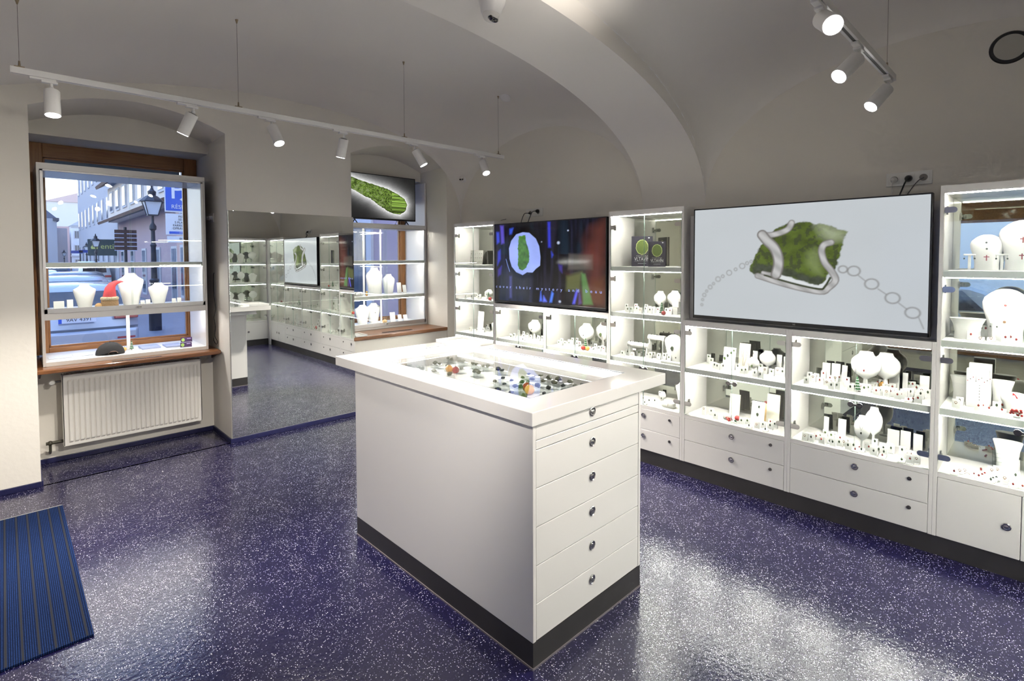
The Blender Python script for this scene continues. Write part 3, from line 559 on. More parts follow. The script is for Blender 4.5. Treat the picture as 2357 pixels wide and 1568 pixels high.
mb = MB(); mb.add([(x, y, z) for z in (zb, zt) for x, y in o] + [(x, y, z) for z in (zb, zt) for x, y in i_],
    [(k, (k + 1) % 4, 4 + (k + 1) % 4, 4 + k) for k in range(4)] + [(8 + k, 8 + (k + 1) % 4, 12 + (k + 1) % 4, 12 + k) for k in range(4)] +
    [(4 + k, 4 + (k + 1) % 4, 12 + (k + 1) % 4, 12 + k) for k in range(4)] + [(k, (k + 1) % 4, 8 + (k + 1) % 4, 8 + k) for k in range(4)])
mb.build('worktop', stone_top, t, bevel=.0025)
# well: floor and inner walls under the glass
MB().box(wa - .01, wb + .01, wc - .01, wd + .01, .903, .918).build('well_floor', mat('well_floor', (.86, .85, .82), .35), t)
mb = MB().box(wa - .01, wa, wc, wd, .918, .957); mb.box(wb, wb + .01, wc, wd, .918, .957); mb.box(wa, wb, wc - .01, wc, .918, .957); mb.box(wa, wb, wd, wd + .01, .918, .957)
mb.build('well_wall', lam_in, t)
mb = MB().box(wb - .009, wb - .002, wc + .02, wd - .01, .992, .999); mb.box(wa + .02, wb - .02, wd - .009, wd - .002, .992, .999); mb.build('led_strip', LEDI, t)
mb = MB().box(wa, wb, wc, wd, zt - .006, zt); mb.mi = [0, 0, 1, 1, 1, 1]; mb.build('glass_top', [top_glass, mat('top_glass_edge', (.30, .33, .36), .3)], t)
mb = MB().box(wb - .035, wb - .03, wc + .05, wd - .06, .918, .921); mb.box(wb - .05, wb - .045, wc + .05, wd - .06, .918, .921)
for y in (2.12, 2.22): mb.box(wb - .045, wb - .03, y, y + .07, .921, .927)
mb.build('sliding_track', dkchrome, t)
zs = [(.899, .955), (.862, .896), (.712, .859), (.5585, .709), (.4065, .5555), (.2555, .4035), (.108, .2525)]
for k, (a, b) in enumerate(zs):
    d = MB().box(x0 + .0195, x1 - .0195, y0 + .001, y0 + .02, a, b).build('drawer', lam, t, bevel=.001, segs=1)
    if k == 1: continue
    kz = b - .052 if k > 1 else .938
    knob(cab_frame(1.806, y0 + .001, 0), 0, kz, .0205).build('handle', chrome, d, smooth=True)
# ------------------------------------------------------------------ window showcases
def open_case(x0, x1, yf, yb, z0, z1, label, shelves, wing=None):
    t = thing('window_showcase', label, 'display case', ((x0 + x1) / 2, (yf + yb) / 2, z0))
    T = .018
    mb = MB().box(x0, x0 + T, yf, yb, z0, z1); mb.build('side_panel', lam, t, bevel=.001, segs=1)
    mb = MB().box(x1 - T, x1, yf, yb, z0, wing or z1); mb.build('side_panel', lam, t, bevel=.001, segs=1)
    MB().box(x0 + T, x1 - T, yf, yb, z1 - .048, z1).build('top_panel', lam, t)
    MB().box(x0 + T, x1 - T, yf, yb, z0, z0 + .036 if wing else z0 + .03).build('bottom_board', lam_in, t)
    for a, b in shelves: MB().box(x0 + T, x1 - T, yf + .012, yb, a, b).build('shelf', lam_in, t, bevel=.001, segs=1)
    return t
C1 = open_case(.196, 1.303, 5.25, 5.79, .791, 2.318, 'white window showcase in the left window, bust stands behind its glass', [(1.147, 1.198), (1.537, 1.572)])
MB().box(.214, 1.285, 5.25, 5.263, 1.140, 1.222).build('front_rail', lam, C1, bevel=.001, segs=1)
for z in (1.147, 1.537): MB().box(.235, 1.265, 5.285, 5.294, z - .005, z - .0005).build('led_strip', LEDW, C1)
mb = MB(); a, b, c, d = .214, 1.285, 1.190, 2.270
mb.box(a, a + .018, 5.238, 5.25, c, d); mb.box(b - .018, b, 5.238, 5.25, c, d); mb.box(a, b, 5.238, 5.25, c, c + .035); mb.box(a, b, 5.238, 5.25, d - .012, d)
fr = mb.build('sliding_frame', alum, C1, bevel=.001, segs=1)
m1 = MB().box(a + .018, .76, 5.241, 5.245, c + .035, d - .012); m1.mi = [1, 1, 0, 1, 0, 1]; m1.build('glass_pane', [glass, edge_m], fr)
m1 = MB().box(.75, b - .018, 5.246, 5.2495, c + .035, d - .012); m1.mi = [1, 1, 0, 1, 0, 1]; m1.build('glass_pane', [glass, edge_m], fr)
k = MB().cyl((.795, 5.236, 1.205), (.795, 5.222, 1.205), .009, .007); k.box(.775, .815, 5.234, 5.2385, 1.199, 1.211); k.build('lock', chrome, fr, smooth=True)
mb = MB().box(.748, .772, 5.53, 5.545, .8215, 1.1465); mb.box(.748, .772, 5.53, 5.545, 1.1985, 1.5365); mb.build('post', white_paint, C1, label='thin white upright post')
C2 = open_case(2.545, 3.712, 5.33, 5.75, .797, 1.99, 'white three-tier window showcase in the right window', [(1.133, 1.171), (1.537, 1.572)], wing=2.505)
for z in (1.133, 1.537, 1.942): MB().box(2.57, 3.68, 5.36, 5.369, z - .005, z - .0005).build('led_strip', LEDW, C2)
mb = MB(); a, b, c, d = 2.563, 3.694, .833, 1.942
mb.box(b - .022, b, 5.318, 5.33, c, d); mb.box(a, b, 5.318, 5.33, c - .012, c + .028); mb.box(a, b, 5.318, 5.33, d - .010, d); mb.box(a, a + .02, 5.318, 5.33, c, d)
fr = mb.build('sliding_frame', alum, C2, bevel=.001, segs=1)
m1 = MB().box(a + .02, 3.16, 5.321, 5.325, c + .028, d - .01); m1.mi = [1, 1, 0, 1, 0, 1]; m1.build('glass_pane', [glass, edge_m], fr)
m1 = MB().box(3.12, b - .022, 5.326, 5.3295, c + .028, d - .01); m1.mi = [1, 1, 0, 1, 0, 1]; m1.build('glass_pane', [glass, edge_m], fr)
k = MB().cyl((3.155, 5.316, .848), (3.155, 5.30, .848), .009, .007); k.box(3.135, 3.175, 5.314, 5.3185, .842, .854); k.build('lock', chrome, fr, smooth=True)
for x in (2.99, 3.21):
    mb = MB(); [mb.box(x, x + .02, 5.56, 5.57, p, q) for p, q in ((.834, 1.132), (1.172, 1.536), (1.573, 1.941))]; mb.build('post', white_paint, C2, label='thin white upright post')

# ------------------------------------------------------------------ rails and spotlights
def track(y, xa, xb, zt, wires, label, vault):
    t = thing('track_rail', label, 'lighting rail', ((xa + xb) / 2, y, zt - .032))
    mb = MB(); mb.box(xa, xb, y - .017, y - .006, zt - .032, zt); mb.box(xa, xb, y + .006, y + .017, zt - .032, zt); mb.box(xa, xb, y - .006, y + .006, zt - .010, zt)
    mb.build('rail', lamp_white, t, bevel=.001, segs=1)
    MB().box(xa, xb, y - .0058, y + .0058, zt - .029, zt - .0101).build('conductor_groove', mat('rail_groove', (.10, .10, .10), .5), t)
    mb = MB().box(xb, xb + .045, y - .017, y + .017, zt - .032, zt); mb.box(xa - .004, xa, y - .017, y + .017, zt - .032, zt); mb.build('end_cap', lamp_white, t, bevel=.001, segs=1)
    for x in wires:
        zc = vault(x, y)
        m = MB().cyl((x, y, zt), (x, y, zc - .002), .0011, n=6); w_ = m.build('suspension_wire', mat('steel_wire', (.25, .22, .2), .4, metal=1), t)
        m = MB().cyl((x, y, zt + .006), (x, y, zt + .034), .006, .004, 10); m.box(x - .02, x + .02, y - .01, y + .01, zt, zt + .007); m.cyl((x, y, zc - .025), (x, y, zc), .003, .010, 10)
        m.build('wire_grip', mat('wire_grip_metal', (.30, .24, .16), .4, metal=.8), w_, smooth=True)
    return t
track(3.65, .057, 3.375, 2.563, (.088, 1.11, 2.34, 3.362), 'long white ceiling rail carrying six spotlights, upper left', V1)
track(.63, .30, 3.385, 2.563, (.5, 1.9, 3.30), 'short-looking white ceiling rail running off the top, upper right', V2)
lc = 0
def spot(x, y, d, lit, label, power, group):
    d = Vector(d).normalized(); z = 2.531
    t = thing('spotlight', label, 'spotlight', (x, y, z), 0, group)
    m = MB().box(x - .075, x + .03, y - .014, y + .014, z - .012, z); m.box(x - .03, x + .035, y - .016, y + .016, z - .022, z - .010); m.build('track_adapter', lamp_white, t, bevel=.003)
    piv = Vector((x + .01, y, z - .045))
    m = MB().cyl((x + .01, y, z - .02), tuple(piv), .007, n=10); m.ell(tuple(piv), .011, .011, .011); m.build('swivel_arm', lamp_white, t, smooth=True)
    a = piv + d * .012; e = a + d * .135
    m = MB(); R = .0335; m.tube([a, a + d * .004, e], [R * .93, R, R], 32); u = d.orthogonal().normalized()
    bo = m.build('barrel', lamp_white, t, smooth=True)
    m = MB().tube([e + d * .0003, e + d * .0016], [R * .9, R * .88], 28); m.build('lens', LENS if lit else emit('lamp_lens_side', (1, .97, .93), 55), t)
    m = MB().tube([a - d * .0045, a - d * .0003], [.020, .026], 20); m.build('rear_cap', mat('lamp_vent', (.22, .21, .2), .6), t)
    L = bpy.data.lights.new('spot_beam', 'SPOT'); L.energy = power; L.spot_size = math.radians(62); L.spot_blend = .9; L.shadow_soft_size = .03; L.color = (1, .95, .87)
    o = bpy.data.objects.new('spot_beam', L); COL.objects.link(o); o.parent = t
    o.location = (e + d * .012) - Vector((x, y, z)); o.rotation_euler = d.to_track_quat('-Z', 'Y').to_euler()
    return t
G = 'spotlights on the long rail'
SP = 330
spot(.198, 3.65, (.0, -.21, -.978), 1, 'white cylinder spotlight pointing straight down, leftmost on the long rail', SP, G)
spot(.845, 3.65, (-.34, .28, -.90), 0, 'white cylinder spotlight tilted towards the left window, second on the long rail', SP, G)
spot(1.301, 3.65, (.166, -.46, -.873), 1, 'glaring white spotlight, third from the left on the long rail', SP, G)
spot(1.815, 3.65, (-.049, .30, -.95), 0, 'white spotlight facing the mirror wall, fourth on the long rail', SP, G)
spot(2.426, 3.65, (.395, -.298, -.869), 1, 'white spotlight tilted right, before the arch of the right window', SP, G)
spot(3.151, 3.65, (-.10, -.50, -.86), 1, 'small-looking glaring spotlight at the far end of the long rail', SP, G)
G = 'spotlights on the upper right rail'
spot(2.208, .63, (-.723, -.454, -.52), 1, 'glaring spotlight at the top right of the picture, nearest the camera', SP * .55, G)
spot(2.747, .63, (-.661, .362, -.657), 1, 'middle spotlight of the upper right rail, angled down to the left', SP * .35, G)
spot(3.338, .63, (-.541, .417, -.73), 1, 'lowest spotlight of the upper right rail, at its end', SP * .35, G)
spot(1.20, .63, (-.35, .75, -.35), 1, 'unseen spotlight added to the upper right rail, aimed at the windows', SP * .7, G)  # extra lamp added out of view to brighten the window side
spot(.55, .63, (.30, .62, -.55), 1, 'unseen spotlight added to the upper right rail, aimed at the island', SP * .85, G)  # also added out of frame, lifts the light on the island
spot(1.62, .63, (.2, .5, .42), 1, 'unseen spotlight added to the upper right rail, turned up at the vault', SP * .3, G)  # unseen uplight, added to brighten the room off the vault

# ------------------------------------------------------------------ small fixtures on vault and walls
def dome_cam(loc, nrm, look, r, label, two=False):
    n = Vector(nrm).normalized(); t = thing('security_camera', label, 'security camera', loc); c = Vector(loc); q = n.to_track_quat('Z', 'Y').to_matrix().to_4x4()
    M = Matrix.Translation(c) @ q
    h = 1. if not two else .55
    m = MB().lathe((0, 0, 0), [(r, 0), (r, .12 * r), (r * .97, .3 * r * h), (r * .84, .55 * r * h), (r * .76, .95 * r * h), (r * .66, 1.15 * r * h)], 32); place(m, M).build('housing', lamp_white, t, smooth=True)
    m = MB().ell((0, 0, 0), r * .66, r * .66, r * .66, 26, 16); cb = c + n * (1.0 * r * h); m.v = [tuple(Vector(v) + cb) for v in m.v]; m.build('ball', mat('camera_ball', (.78, .75, .70), .4), t, smooth=True)
    l = Vector(look).normalized(); Q = l.to_track_quat('Z', 'Y').to_matrix().to_4x4()
    if two:
        for s in (-1, 1):
            m = MB().lathe((s * r * .24, 0, r * .60), [(r * .17, -.02), (r * .17, .012), (r * .1, .014)], 16); place(m, Matrix.Translation(cb) @ Q).build('lens', black, t, smooth=True)
    else:
        m = MB().loft([(r * .50, r * .52, r * .26, 0), (r * .64, r * .42, r * .20, 0), (r * .685, r * .22, r * .12, 0)], 20); place(m, Matrix.Translation(cb) @ Q).build('lens', mat('lens_black', (.01, .008, .01), .08, coat=1), t, smooth=True)
    return t
zc = arch(1.885)
dome_cam((1.885, 2.09, zc), (-.12, 0, -1), (.05, -.42, -.9), .072, 'white dome camera under the vault rib, top centre')
dome_cam((XW, 4.845, 2.523), (-1, 0, 0), (-.75, -.45, -.28), .055, 'white two-lens camera high in the far corner', True)
t = thing('smoke_detector', 'flat round white detector on the vault beside the last rail wire', 'detector', (3.39, 3.60, V1(3.39, 3.60)))
M = Matrix.Translation((3.40, 3.60, V1(3.40, 3.60) - .004)) @ Matrix.Rotation(.55, 4, 'Y')
place(MB().lathe((0, 0, 0), [(.060, 0), (.060, -.006), (.052, -.014), (.03, -.018)][::-1], 28), M).build('housing', lamp_white, t, smooth=True)
t = thing('wall_speaker', 'round grey-faced speaker with a dark ring high on the right wall', 'speaker', (XW, .20, 2.72))
def disc(r0, r1, d0, d1): m = MB().lathe((0, 0, 0), [(r0, d0), (r1, d1)], 40); m.v = [(XW - v[2], .2 + v[0], 2.72 + v[1]) for v in m.v]; return m
disc(.086, .080, 0, .008).build('rim', black, t, smooth=True); disc(.067, .066, .008, .0095).build('grille', mat('speaker_grille', (.45, .43, .38), .7), t, smooth=True)

def socket(yc, zc, n, label, wdt=.071, plug=None):
    w = n * wdt; t = thing('wall_socket', label, 'socket', (XW, yc, zc))
    MB().box(XW - .009, XW - .0005, yc - w / 2 - .005, yc + w / 2 + .005, zc - .040, zc + .040).build('cover_plate', white_paint, t, bevel=.002)
    for i in range(n):
        y = yc + w / 2 - wdt * (i + .5)
        m = MB().box(XW - .0115, XW - .009, y - .027, y + .027, zc - .027, zc + .027); o = m.build('socket_insert', white_paint, t, bevel=.001, segs=1)
        m = MB().lathe((0, 0, 0), [(.020, 0), (.020, .0006), (.0175, .0004)], 24); m.v = [(XW - .0115 - v[2], y + v[0], zc + v[1]) for v in m.v]; m.build('socket_ring', mat('socket_shadow', (.25, .23, .21), .6), o)
    return t
socket(3.71, 2.06, 2, 'white double wall socket above the lyric screen', .11)
socket(.626, 2.066, 3, 'white triple wall socket above the pendant screen')
def cable(pts, r, m, label, name='power_cable', plugpart=None):
    t = thing(name, label, 'cable', pts[0]); P_ = [Vector(p) for p in pts]
    q = []
    for i in range(len(P_) - 1):
        a, b, c, d = P_[max(i - 1, 0)], P_[i], P_[i + 1], P_[min(i + 2, len(P_) - 1)]
        for k in range(6):
            s = k / 6; q.append(.5 * ((2 * b) + (c - a) * s + (2 * a - 5 * b + 4 * c - d) * s * s + (-a + 3 * b - 3 * c + d) * s ** 3))
    q.append(P_[-1]); MB().tube(q, r, 7).build('lead', m, t, smooth=True)
    if plugpart: 
        x, y, z = pts[0]
        place(MB().lathe((0, 0, 0), [(plugpart, 0), (plugpart, .01), (plugpart * .7, .026), (plugpart * .3, .032)], 16), Matrix.Translation((x + .032, y, z)) @ Matrix.Rotation(-PI / 2, 4, 'Y')).build('plug', m, t, smooth=True)
    return t
wcab = mat('white_cable', (.75, .73, .70), .5)
cable([(XW - .045, 3.765, 2.055), (XW - .06, 3.80, 2.05), (XW - .07, 3.825, 2.0), (XW - .10, 3.83, 1.93), (XF + .14, 3.83, 1.85)], .0035, black, 'thin black aerial lead from the double socket', plugpart=.008)
cable([(XW - .045, 3.655, 2.07), (XW - .06, 3.69, 2.06), (XW - .07, 3.72, 2.0), (XW - .10, 3.735, 1.93), (XF + .14, 3.735, 1.85)], .0038, black, 'thicker black lead with a round plug from the double socket', plugpart=.019)
cable([(XW - .045, .697, 2.064), (XW - .05, .70, 2.03), (XW - .055, .70, 1.98), (XF + .14, .70, 1.85)], .0025, wcab, 'white lead hanging from the left of the triple socket', plugpart=.018)
cable([(XW - .045, .626, 2.066), (XW - .05, .64, 2.03), (XW - .06, .655, 1.98), (XF + .14, .665, 1.85)], .0042, black, 'thick black lead from the middle of the triple socket', plugpart=.019)
cable([(XW - .02, .553, 2.064), (XW - .04, .58, 2.04), (XW - .06, .62, 1.97), (XF + .14, .64, 1.85)], .0028, mat('grey_cable', (.06, .055, .055), .5), 'thin dark lead from the right of the triple socket')
o = MB().box(XW - .02, XW - .009, .542, .562, 2.058, 2.070)
cable([(1.383, 5.33, 1.47), (1.372, 5.31, 1.44), (1.366, 5.29, 1.28), (1.372, 5.27, 1.15), (1.36, 5.275, 1.07), (1.374, 5.30, .98), (1.362, 5.27, .90), (1.376, 5.25, .85), (1.362, 5.24, .83), (1.352, 5.27, .86), (1.36, 5.30, .88)], .0028, black, 'loose black cable coiled beside the left window showcase')
t = thing('wall_socket', 'double socket on the side of the left window niche', 'socket', (1.385, 5.37, 1.97))
MB().box(1.376, 1.3845, 5.29, 5.45, 1.93, 2.01).build('cover_plate', white_paint, t, bevel=.002)
for y in (5.33, 5.41): MB().cyl((1.376, y, 1.97), (1.350, y, 1.97), .019, .015).build('plug', lamp_white, t, smooth=True)
t = thing('door_catch', 'small dark catch lying on top of the corner cabinet edge', 'catch', (3.60, 3.88, 1.97))
m = MB().tube([(3.62, 3.90, 1.974), (3.60, 3.86, 1.976), (3.60, 3.80, 1.982)], .003); m.build('hook', dkchrome, t)

# ------------------------------------------------------------------ screens
NX, NY = 384, 216
def vnoise(U, V, s, seed):
    rs = np.random.RandomState(seed); n = int(s) + 3; g = rs.rand(n, n); x = U * s; y = V * s; xi = np.clip(x.astype(int), 0, n - 2); yi = np.clip(y.astype(int), 0, n - 2)
    fx = x - xi; fy = y - yi; fx = fx * fx * (3 - 2 * fx); fy = fy * fy * (3 - 2 * fy)
    return g[xi, yi] * (1 - fx) * (1 - fy) + g[xi + 1, yi] * fx * (1 - fy) + g[xi, yi + 1] * (1 - fx) * fy + g[xi + 1, yi + 1] * fx * fy
def fbm(U, V, s, seed, o=4): return sum(vnoise(U, V, s * 2 ** k, seed + k) * .5 ** k for k in range(o)) / (2 - .5 ** (o - 1))
def sdist(U, V, pts, closed=True, asp=1.75):
    d = np.full(U.shape, 9.); n = len(pts)
    for i in range(n if closed else n - 1):
        ax, ay = pts[i][:2]; bx, by = pts[(i + 1) % n][:2]; ax *= asp; bx *= asp; px, py = U * asp, V; dx, dy = bx - ax, by - ay
        t_ = np.clip(((px - ax) * dx + (py - ay) * dy) / max(dx * dx + dy * dy, 1e-9), 0, 1); d = np.minimum(d, np.hypot(px - ax - t_ * dx, py - ay - t_ * dy))
    return d
def inside(U, V, pts):
    r = np.zeros(U.shape, bool); n = len(pts)
    for i in range(n):
        ax, ay = pts[i][:2]; bx, by = pts[(i + 1) % n][:2]
        c = (ay > V) != (by > V); xx = ax + (V - ay) * (bx - ax) / ((by - ay) if abs(by - ay) > 1e-9 else 1e-9); r ^= c & (U < xx)
    return r
def sd(U, V, pts, asp=1.75): d = sdist(U, V, pts, True, asp); return np.where(inside(U, V, pts), -d, d)
def mix(im, col, a):
    a = np.clip(a, 0, 1)[..., None]; c = np.array(col, float) if not isinstance(col, np.ndarray) else col
    return im * (1 - a) + c * a
def soft(d, w): return np.clip(.5 - d / w, 0, 1)
def sm(pts, k=3):
    out = []; n = len(pts)
    for i in range(n - 1):
        a, b, c, d = [np.array(pts[j][:2]) for j in (max(i - 1, 0), i, i + 1, min(i + 2, n - 1))]
        for j in range(k): s = j / k; out.append(tuple(.5 * (2 * b + (c - a) * s + (2 * a - 5 * b + 4 * c - d) * s * s + (-a + 3 * b - 3 * c + d) * s ** 3)))
    out.append(tuple(pts[-1][:2])); return out
def screen_mesh(im, corner, du, dv, mtl, parent, name='screen'):
    """im[nx, ny, 3]; corner + u*du + v*dv"""
    nx, ny, _ = im.shape; u = np.linspace(0, 1, nx); v = np.linspace(0, 1, ny)
    co_ = (np.array(corner)[None, None] + u[:, None, None] * np.array(du) + v[None, :, None] * np.array(dv)) - np.array(WORLD[parent.name])
    me = bpy.data.meshes.new(name); me.vertices.add(nx * ny); me.vertices.foreach_set('co', co_.reshape(-1).astype('f'))
    i, j = np.meshgrid(np.arange(nx - 1), np.arange(ny - 1), indexing='ij'); a = i * ny + j
    q = np.stack([a, a + ny, a + ny + 1, a + 1], -1).reshape(-1); nf = (nx - 1) * (ny - 1)
    me.loops.add(nf * 4); me.loops.foreach_set('vertex_index', q.astype('i')); me.polygons.add(nf); me.polygons.foreach_set('loop_start', (np.arange(nf) * 4).astype('i'))
    me.update(calc_edges=True)
    ca = me.color_attributes.new('Col', 'FLOAT_COLOR', 'POINT'); d = np.ones((nx * ny, 4), 'f'); d[:, :3] = im.reshape(-1, 3); ca.data.foreach_set('color', d.reshape(-1))
    me.materials.append(mtl); o = bpy.data.objects.new(name, me); COL.objects.link(o); o.parent = parent; return o
U, V = np.meshgrid(np.linspace(0, 1, NX), np.linspace(0, 1, NY), indexing='ij')
S2 = lambda r, g, b: np.array([(c / 255.) ** 2.2 for c in (r, g, b)])
# pendant picture
im = np.zeros((NX, NY, 3)) + S2(196, 202, 206); im = mix(im, S2(206, 212, 218), fbm(U, V, 3, 11) * .5)
for i, (cx, cy, r) in enumerate(PIC['rings']):
    d = np.abs(np.hypot((U - cx) * 1.75 * (.9 if i > 12 else 1), V - cy) - r * 1.75 * .62); bl = .012 if i > 12 else (.010 if i < 6 else .016)
    im = mix(im, S2(128, 126, 124), soft(d - .004, bl) * (.9 if i > 12 else .65))
for a in range(0, 8, 2): im = mix(im, S2(128, 126, 124), soft(sdist(U, V, PIC['links'][a:a + 2], False) - .003, .010) * .8)
st = sd(U, V, PIC['stone']) + (fbm(U, V, 40, 3) - .5) * .03
tex = fbm(U * 1.2, V, 22, 5, 5); tex2 = fbm(U, V * .6, 60, 9, 3)
g = S2(84, 100, 42)[None, None] * (.45 + 1.1 * tex)[..., None]; g = mix(g, S2(60, 66, 50), (tex2 > .56) * .7)
im = mix(im, g, soft(st, .012))
im = mix(im, S2(172, 182, 150), soft(sd(U, V, PIC['pale']) + (tex - .5) * .06, .09) * soft(st, .01) * .8)
im = mix(im, S2(130, 146, 92), soft(sd(U, V, PIC['patch']) + (tex - .5) * .04, .06) * soft(st, .01) * (.5 + .5 * tex))
im = mix(im, S2(66, 72, 62)[None, None] * (.4 + 1.3 * tex2)[..., None], soft(sd(U, V, PIC['crust']) + (tex - .5) * .05, .03) * soft(st, .01) * .9)
def band(im, pts, w, dark=.0):
    d = sdist(U, V, sm(pts, 4), False); k = d / w
    im = mix(im, S2(120, 116, 114), soft(d - w, .008)); return mix(im, S2(214, 214, 214)[None, None] * (.75 + .35 * np.cos(U * 90 + V * 60) * .4)[..., None], soft(d - w * .72, .012) * .95)
im = mix(im, S2(226, 230, 232), soft(sd(U, V, [PIC['band2'][0], PIC['band2'][1], PIC['band2'][2], PIC['band2'][4], PIC['crust'][5], PIC['crust'][7], PIC['crust'][9]]), .02) * (1 - soft(st, .01)) * .9)
im = band(im, PIC['band2'], .026); im = mix(im, S2(58, 66, 44), soft(sdist(U, V, sm(PIC['gline']), False) - .008, .008)); im = band(im, PIC['tail'], .014)
im = band(im, PIC['band1'][:5], .026); im = band(im, PIC['band1'][4:], .043)
def tv(loc, y0, y1, z0, z1, xs, image, mtl, label, ax=0, thick=.045):
    """a flat screen; ax=0: faces -x with its left edge at greater y, ax=1: faces -y"""
    t = thing('television', label, 'television', loc); bz = .008
    if ax == 0:
        bd = MB().box(xs, xs + thick, y1, y0, z0, z1); fr = MB()
        for a, b, c, d in ((y1, y0, z1 - bz, z1), (y1, y0, z0, z0 + .022), (y0 - bz, y0, z0, z1), (y1, y1 + bz, z0, z1)): fr.box(xs - .003, xs, a, b, c, d)
        bd.build('housing', black, t, bevel=.003); fr.build('bezel', black, t, bevel=.001, segs=1)
        screen_mesh(image, (xs - .0012, y0 - bz, z0 + .022), (0, (y1 + bz) - (y0 - bz), 0), (0, 0, z1 - bz - z0 - .022), mtl, t)
    else:
        bd = MB().box(y0, y1, xs, xs + thick, z0, z1); fr = MB()
        for a, b, c, d in ((y0, y1, z1 - bz, z1), (y0, y1, z0, z0 + .018), (y0, y0 + bz, z0, z1), (y1 - bz, y1, z0, z1)): fr.box(a, b, xs - .003, xs, c, d)
        bd.build('housing', black, t, bevel=.003); fr.build('bezel', black, t, bevel=.001, segs=1)
        screen_mesh(image, (y0 + bz, xs - .0012, z0 + .018), (y1 - y0 - 2 * bz, 0, 0), (0, 0, z1 - bz - z0 - .018), mtl, t)
    return t
XT = XF - .003
TV2 = tv((XT, 1.128, 1.17), 1.796, .461, 1.168, 1.938, XT, im, vcol_mat('screen_light_a', .92, .12), 'large flat screen showing a green stone pendant on a chain')
mb = MB().box(XT + .045, XF + .10, .9, 1.35, 1.45, 1.70); mb.build('wall_bracket', dkchrome, TV2)
m = text_mb('LG', .012); place(m, Matrix.Translation((XT - .0034, 1.128, 1.178)) @ Matrix.Rotation(-PI / 2, 4, 'Z')).build('maker_mark', silver, TV2)
# lyric picture
im = np.zeros((NX, NY, 3)) + S2(14, 13, 20); st_ = fbm(U, V * .06, 30, 21, 3)
im = mix(im, S2(40, 38, 60), np.clip((st_ - .45) * 3, 0, 1) * .8); im = mix(im, S2(30, 46, 60), np.clip((fbm(U, V * .1, 16, 33, 2) - .55) * 3, 0, 1) * (V > .6) * .6)
im = mix(im, S2(58, 56, 48), soft(sd(U, V, [(.05, .05), (.35, .05), (.36, .30), (.2, .42), (.07, .34)]), .12) * .45)
for k, c, a in (('s1', (60, 80, 220), .8), ('s2', (96, 84, 200), .8), ('s3', (60, 90, 220), .8), ('s4', (56, 62, 200), .95), ('s5', (62, 70, 200), .8), ('s6', (74, 60, 170), .6), ('s7', (84, 120, 255), 1), ('s8', (100, 120, 255), 1),
                ('s9', (84, 130, 250), 1), ('s10', (96, 100, 250), .9), ('s11', (90, 84, 190), .6), ('s12', (92, 92, 160), .5), ('s13', (60, 80, 220), .8), ('s14', (60, 50, 150), .7)): im = mix(im, S2(*c), soft(sd(U, V, PIC[k]), .03) * a)
face = soft(sd(U, V, PIC['face']) + (fbm(U, V, 6, 44) - .5) * .1, .16)
im = mix(im, S2(92, 48, 40), face * .8); im = mix(im, S2(120, 66, 58), soft(np.hypot((U - .87) * 1.2, V - .55) - .06, .12) * .6); im = mix(im, S2(40, 22, 24), soft(np.hypot((U - .86) * 1., V - .80) - .05, .12) * .8)
im = mix(im, S2(96, 60, 40), soft(sd(U, V, [(.85, .02), (.99, .02), (.99, .34), (.90, .30)]), .1) * .7)
im = mix(im, S2(98, 92, 84), soft(sd(U, V, PIC['grey']), .03) * .45); im = mix(im, S2(110, 116, 66), soft(sd(U, V, PIC['grey2']), .05) * .55); im = mix(im, S2(86, 128, 72), soft(sd(U, V, PIC['green']), .03) * .85)
for (cx, cy, r) in PIC['dots'][:4]: im = mix(im, S2(176, 188, 214), soft(np.hypot((U - cx) * 1.4, V - cy) - r, r))
bub = sd(U, V, PIC['bub']); im = mix(im, S2(8, 8, 12), soft(bub - .05, .06)); im = mix(im, S2(150, 168, 240)[None, None] * (.75 + .5 * fbm(U, V, 5, 71))[..., None], soft(bub, .008)); im = mix(im, S2(176, 160, 226), soft(bub + .02, .05) * soft(U - .17, .1) * .4)
s1_ = sd(U, V, PIC['st1']) + (fbm(U, V, 50, 3) - .5) * .02; im = mix(im, S2(66, 110, 34)[None, None] * (.3 + 1.5 * fbm(U * 1.5, V, 26, 61))[..., None] * (.55 + .6 * V)[..., None], soft(s1_, .008))
im = mix(im, S2(150, 176, 255), soft(sdist(U, V, sm(PIC['arc']), False) - .003, .006))
TV1 = tv((XT, 3.23, 1.16), 3.907, 2.549, 1.160, 1.934, XT, im, vcol_mat('screen_light_b', 1.15, .08), 'flat screen showing a floating green stone and a line of lyric text')
MB().box(XT + .045, XF + .10, 3.0, 3.4, 1.45, 1.70).build('wall_bracket', dkchrome, TV1)
m = text_mb('cover their mystery and beau', .044, .0003, 1.0, 'LEFT'); wdt = max(v[0] for v in m.v) - min(v[0] for v in m.v)
m = text_mb('cover their mystery and beau', .044, .0003, 1.0 + (1.285 - wdt) / (27 * .044 * .62), 'LEFT'); x_ = [v[0] for v in m.v]; a_, b_ = min(x_), max(x_); m.v = [((v[0] - a_) * 1.29 / (b_ - a_), v[1], v[2] * .9) for v in m.v]
place(m, Matrix.Translation((XT - .0022, 3.885, 1.315)) @ Matrix.Rotation(-PI / 2, 4, 'Z')).build('caption_text', emit('caption_light', (.42, .50, 1.), 1.0), TV1)
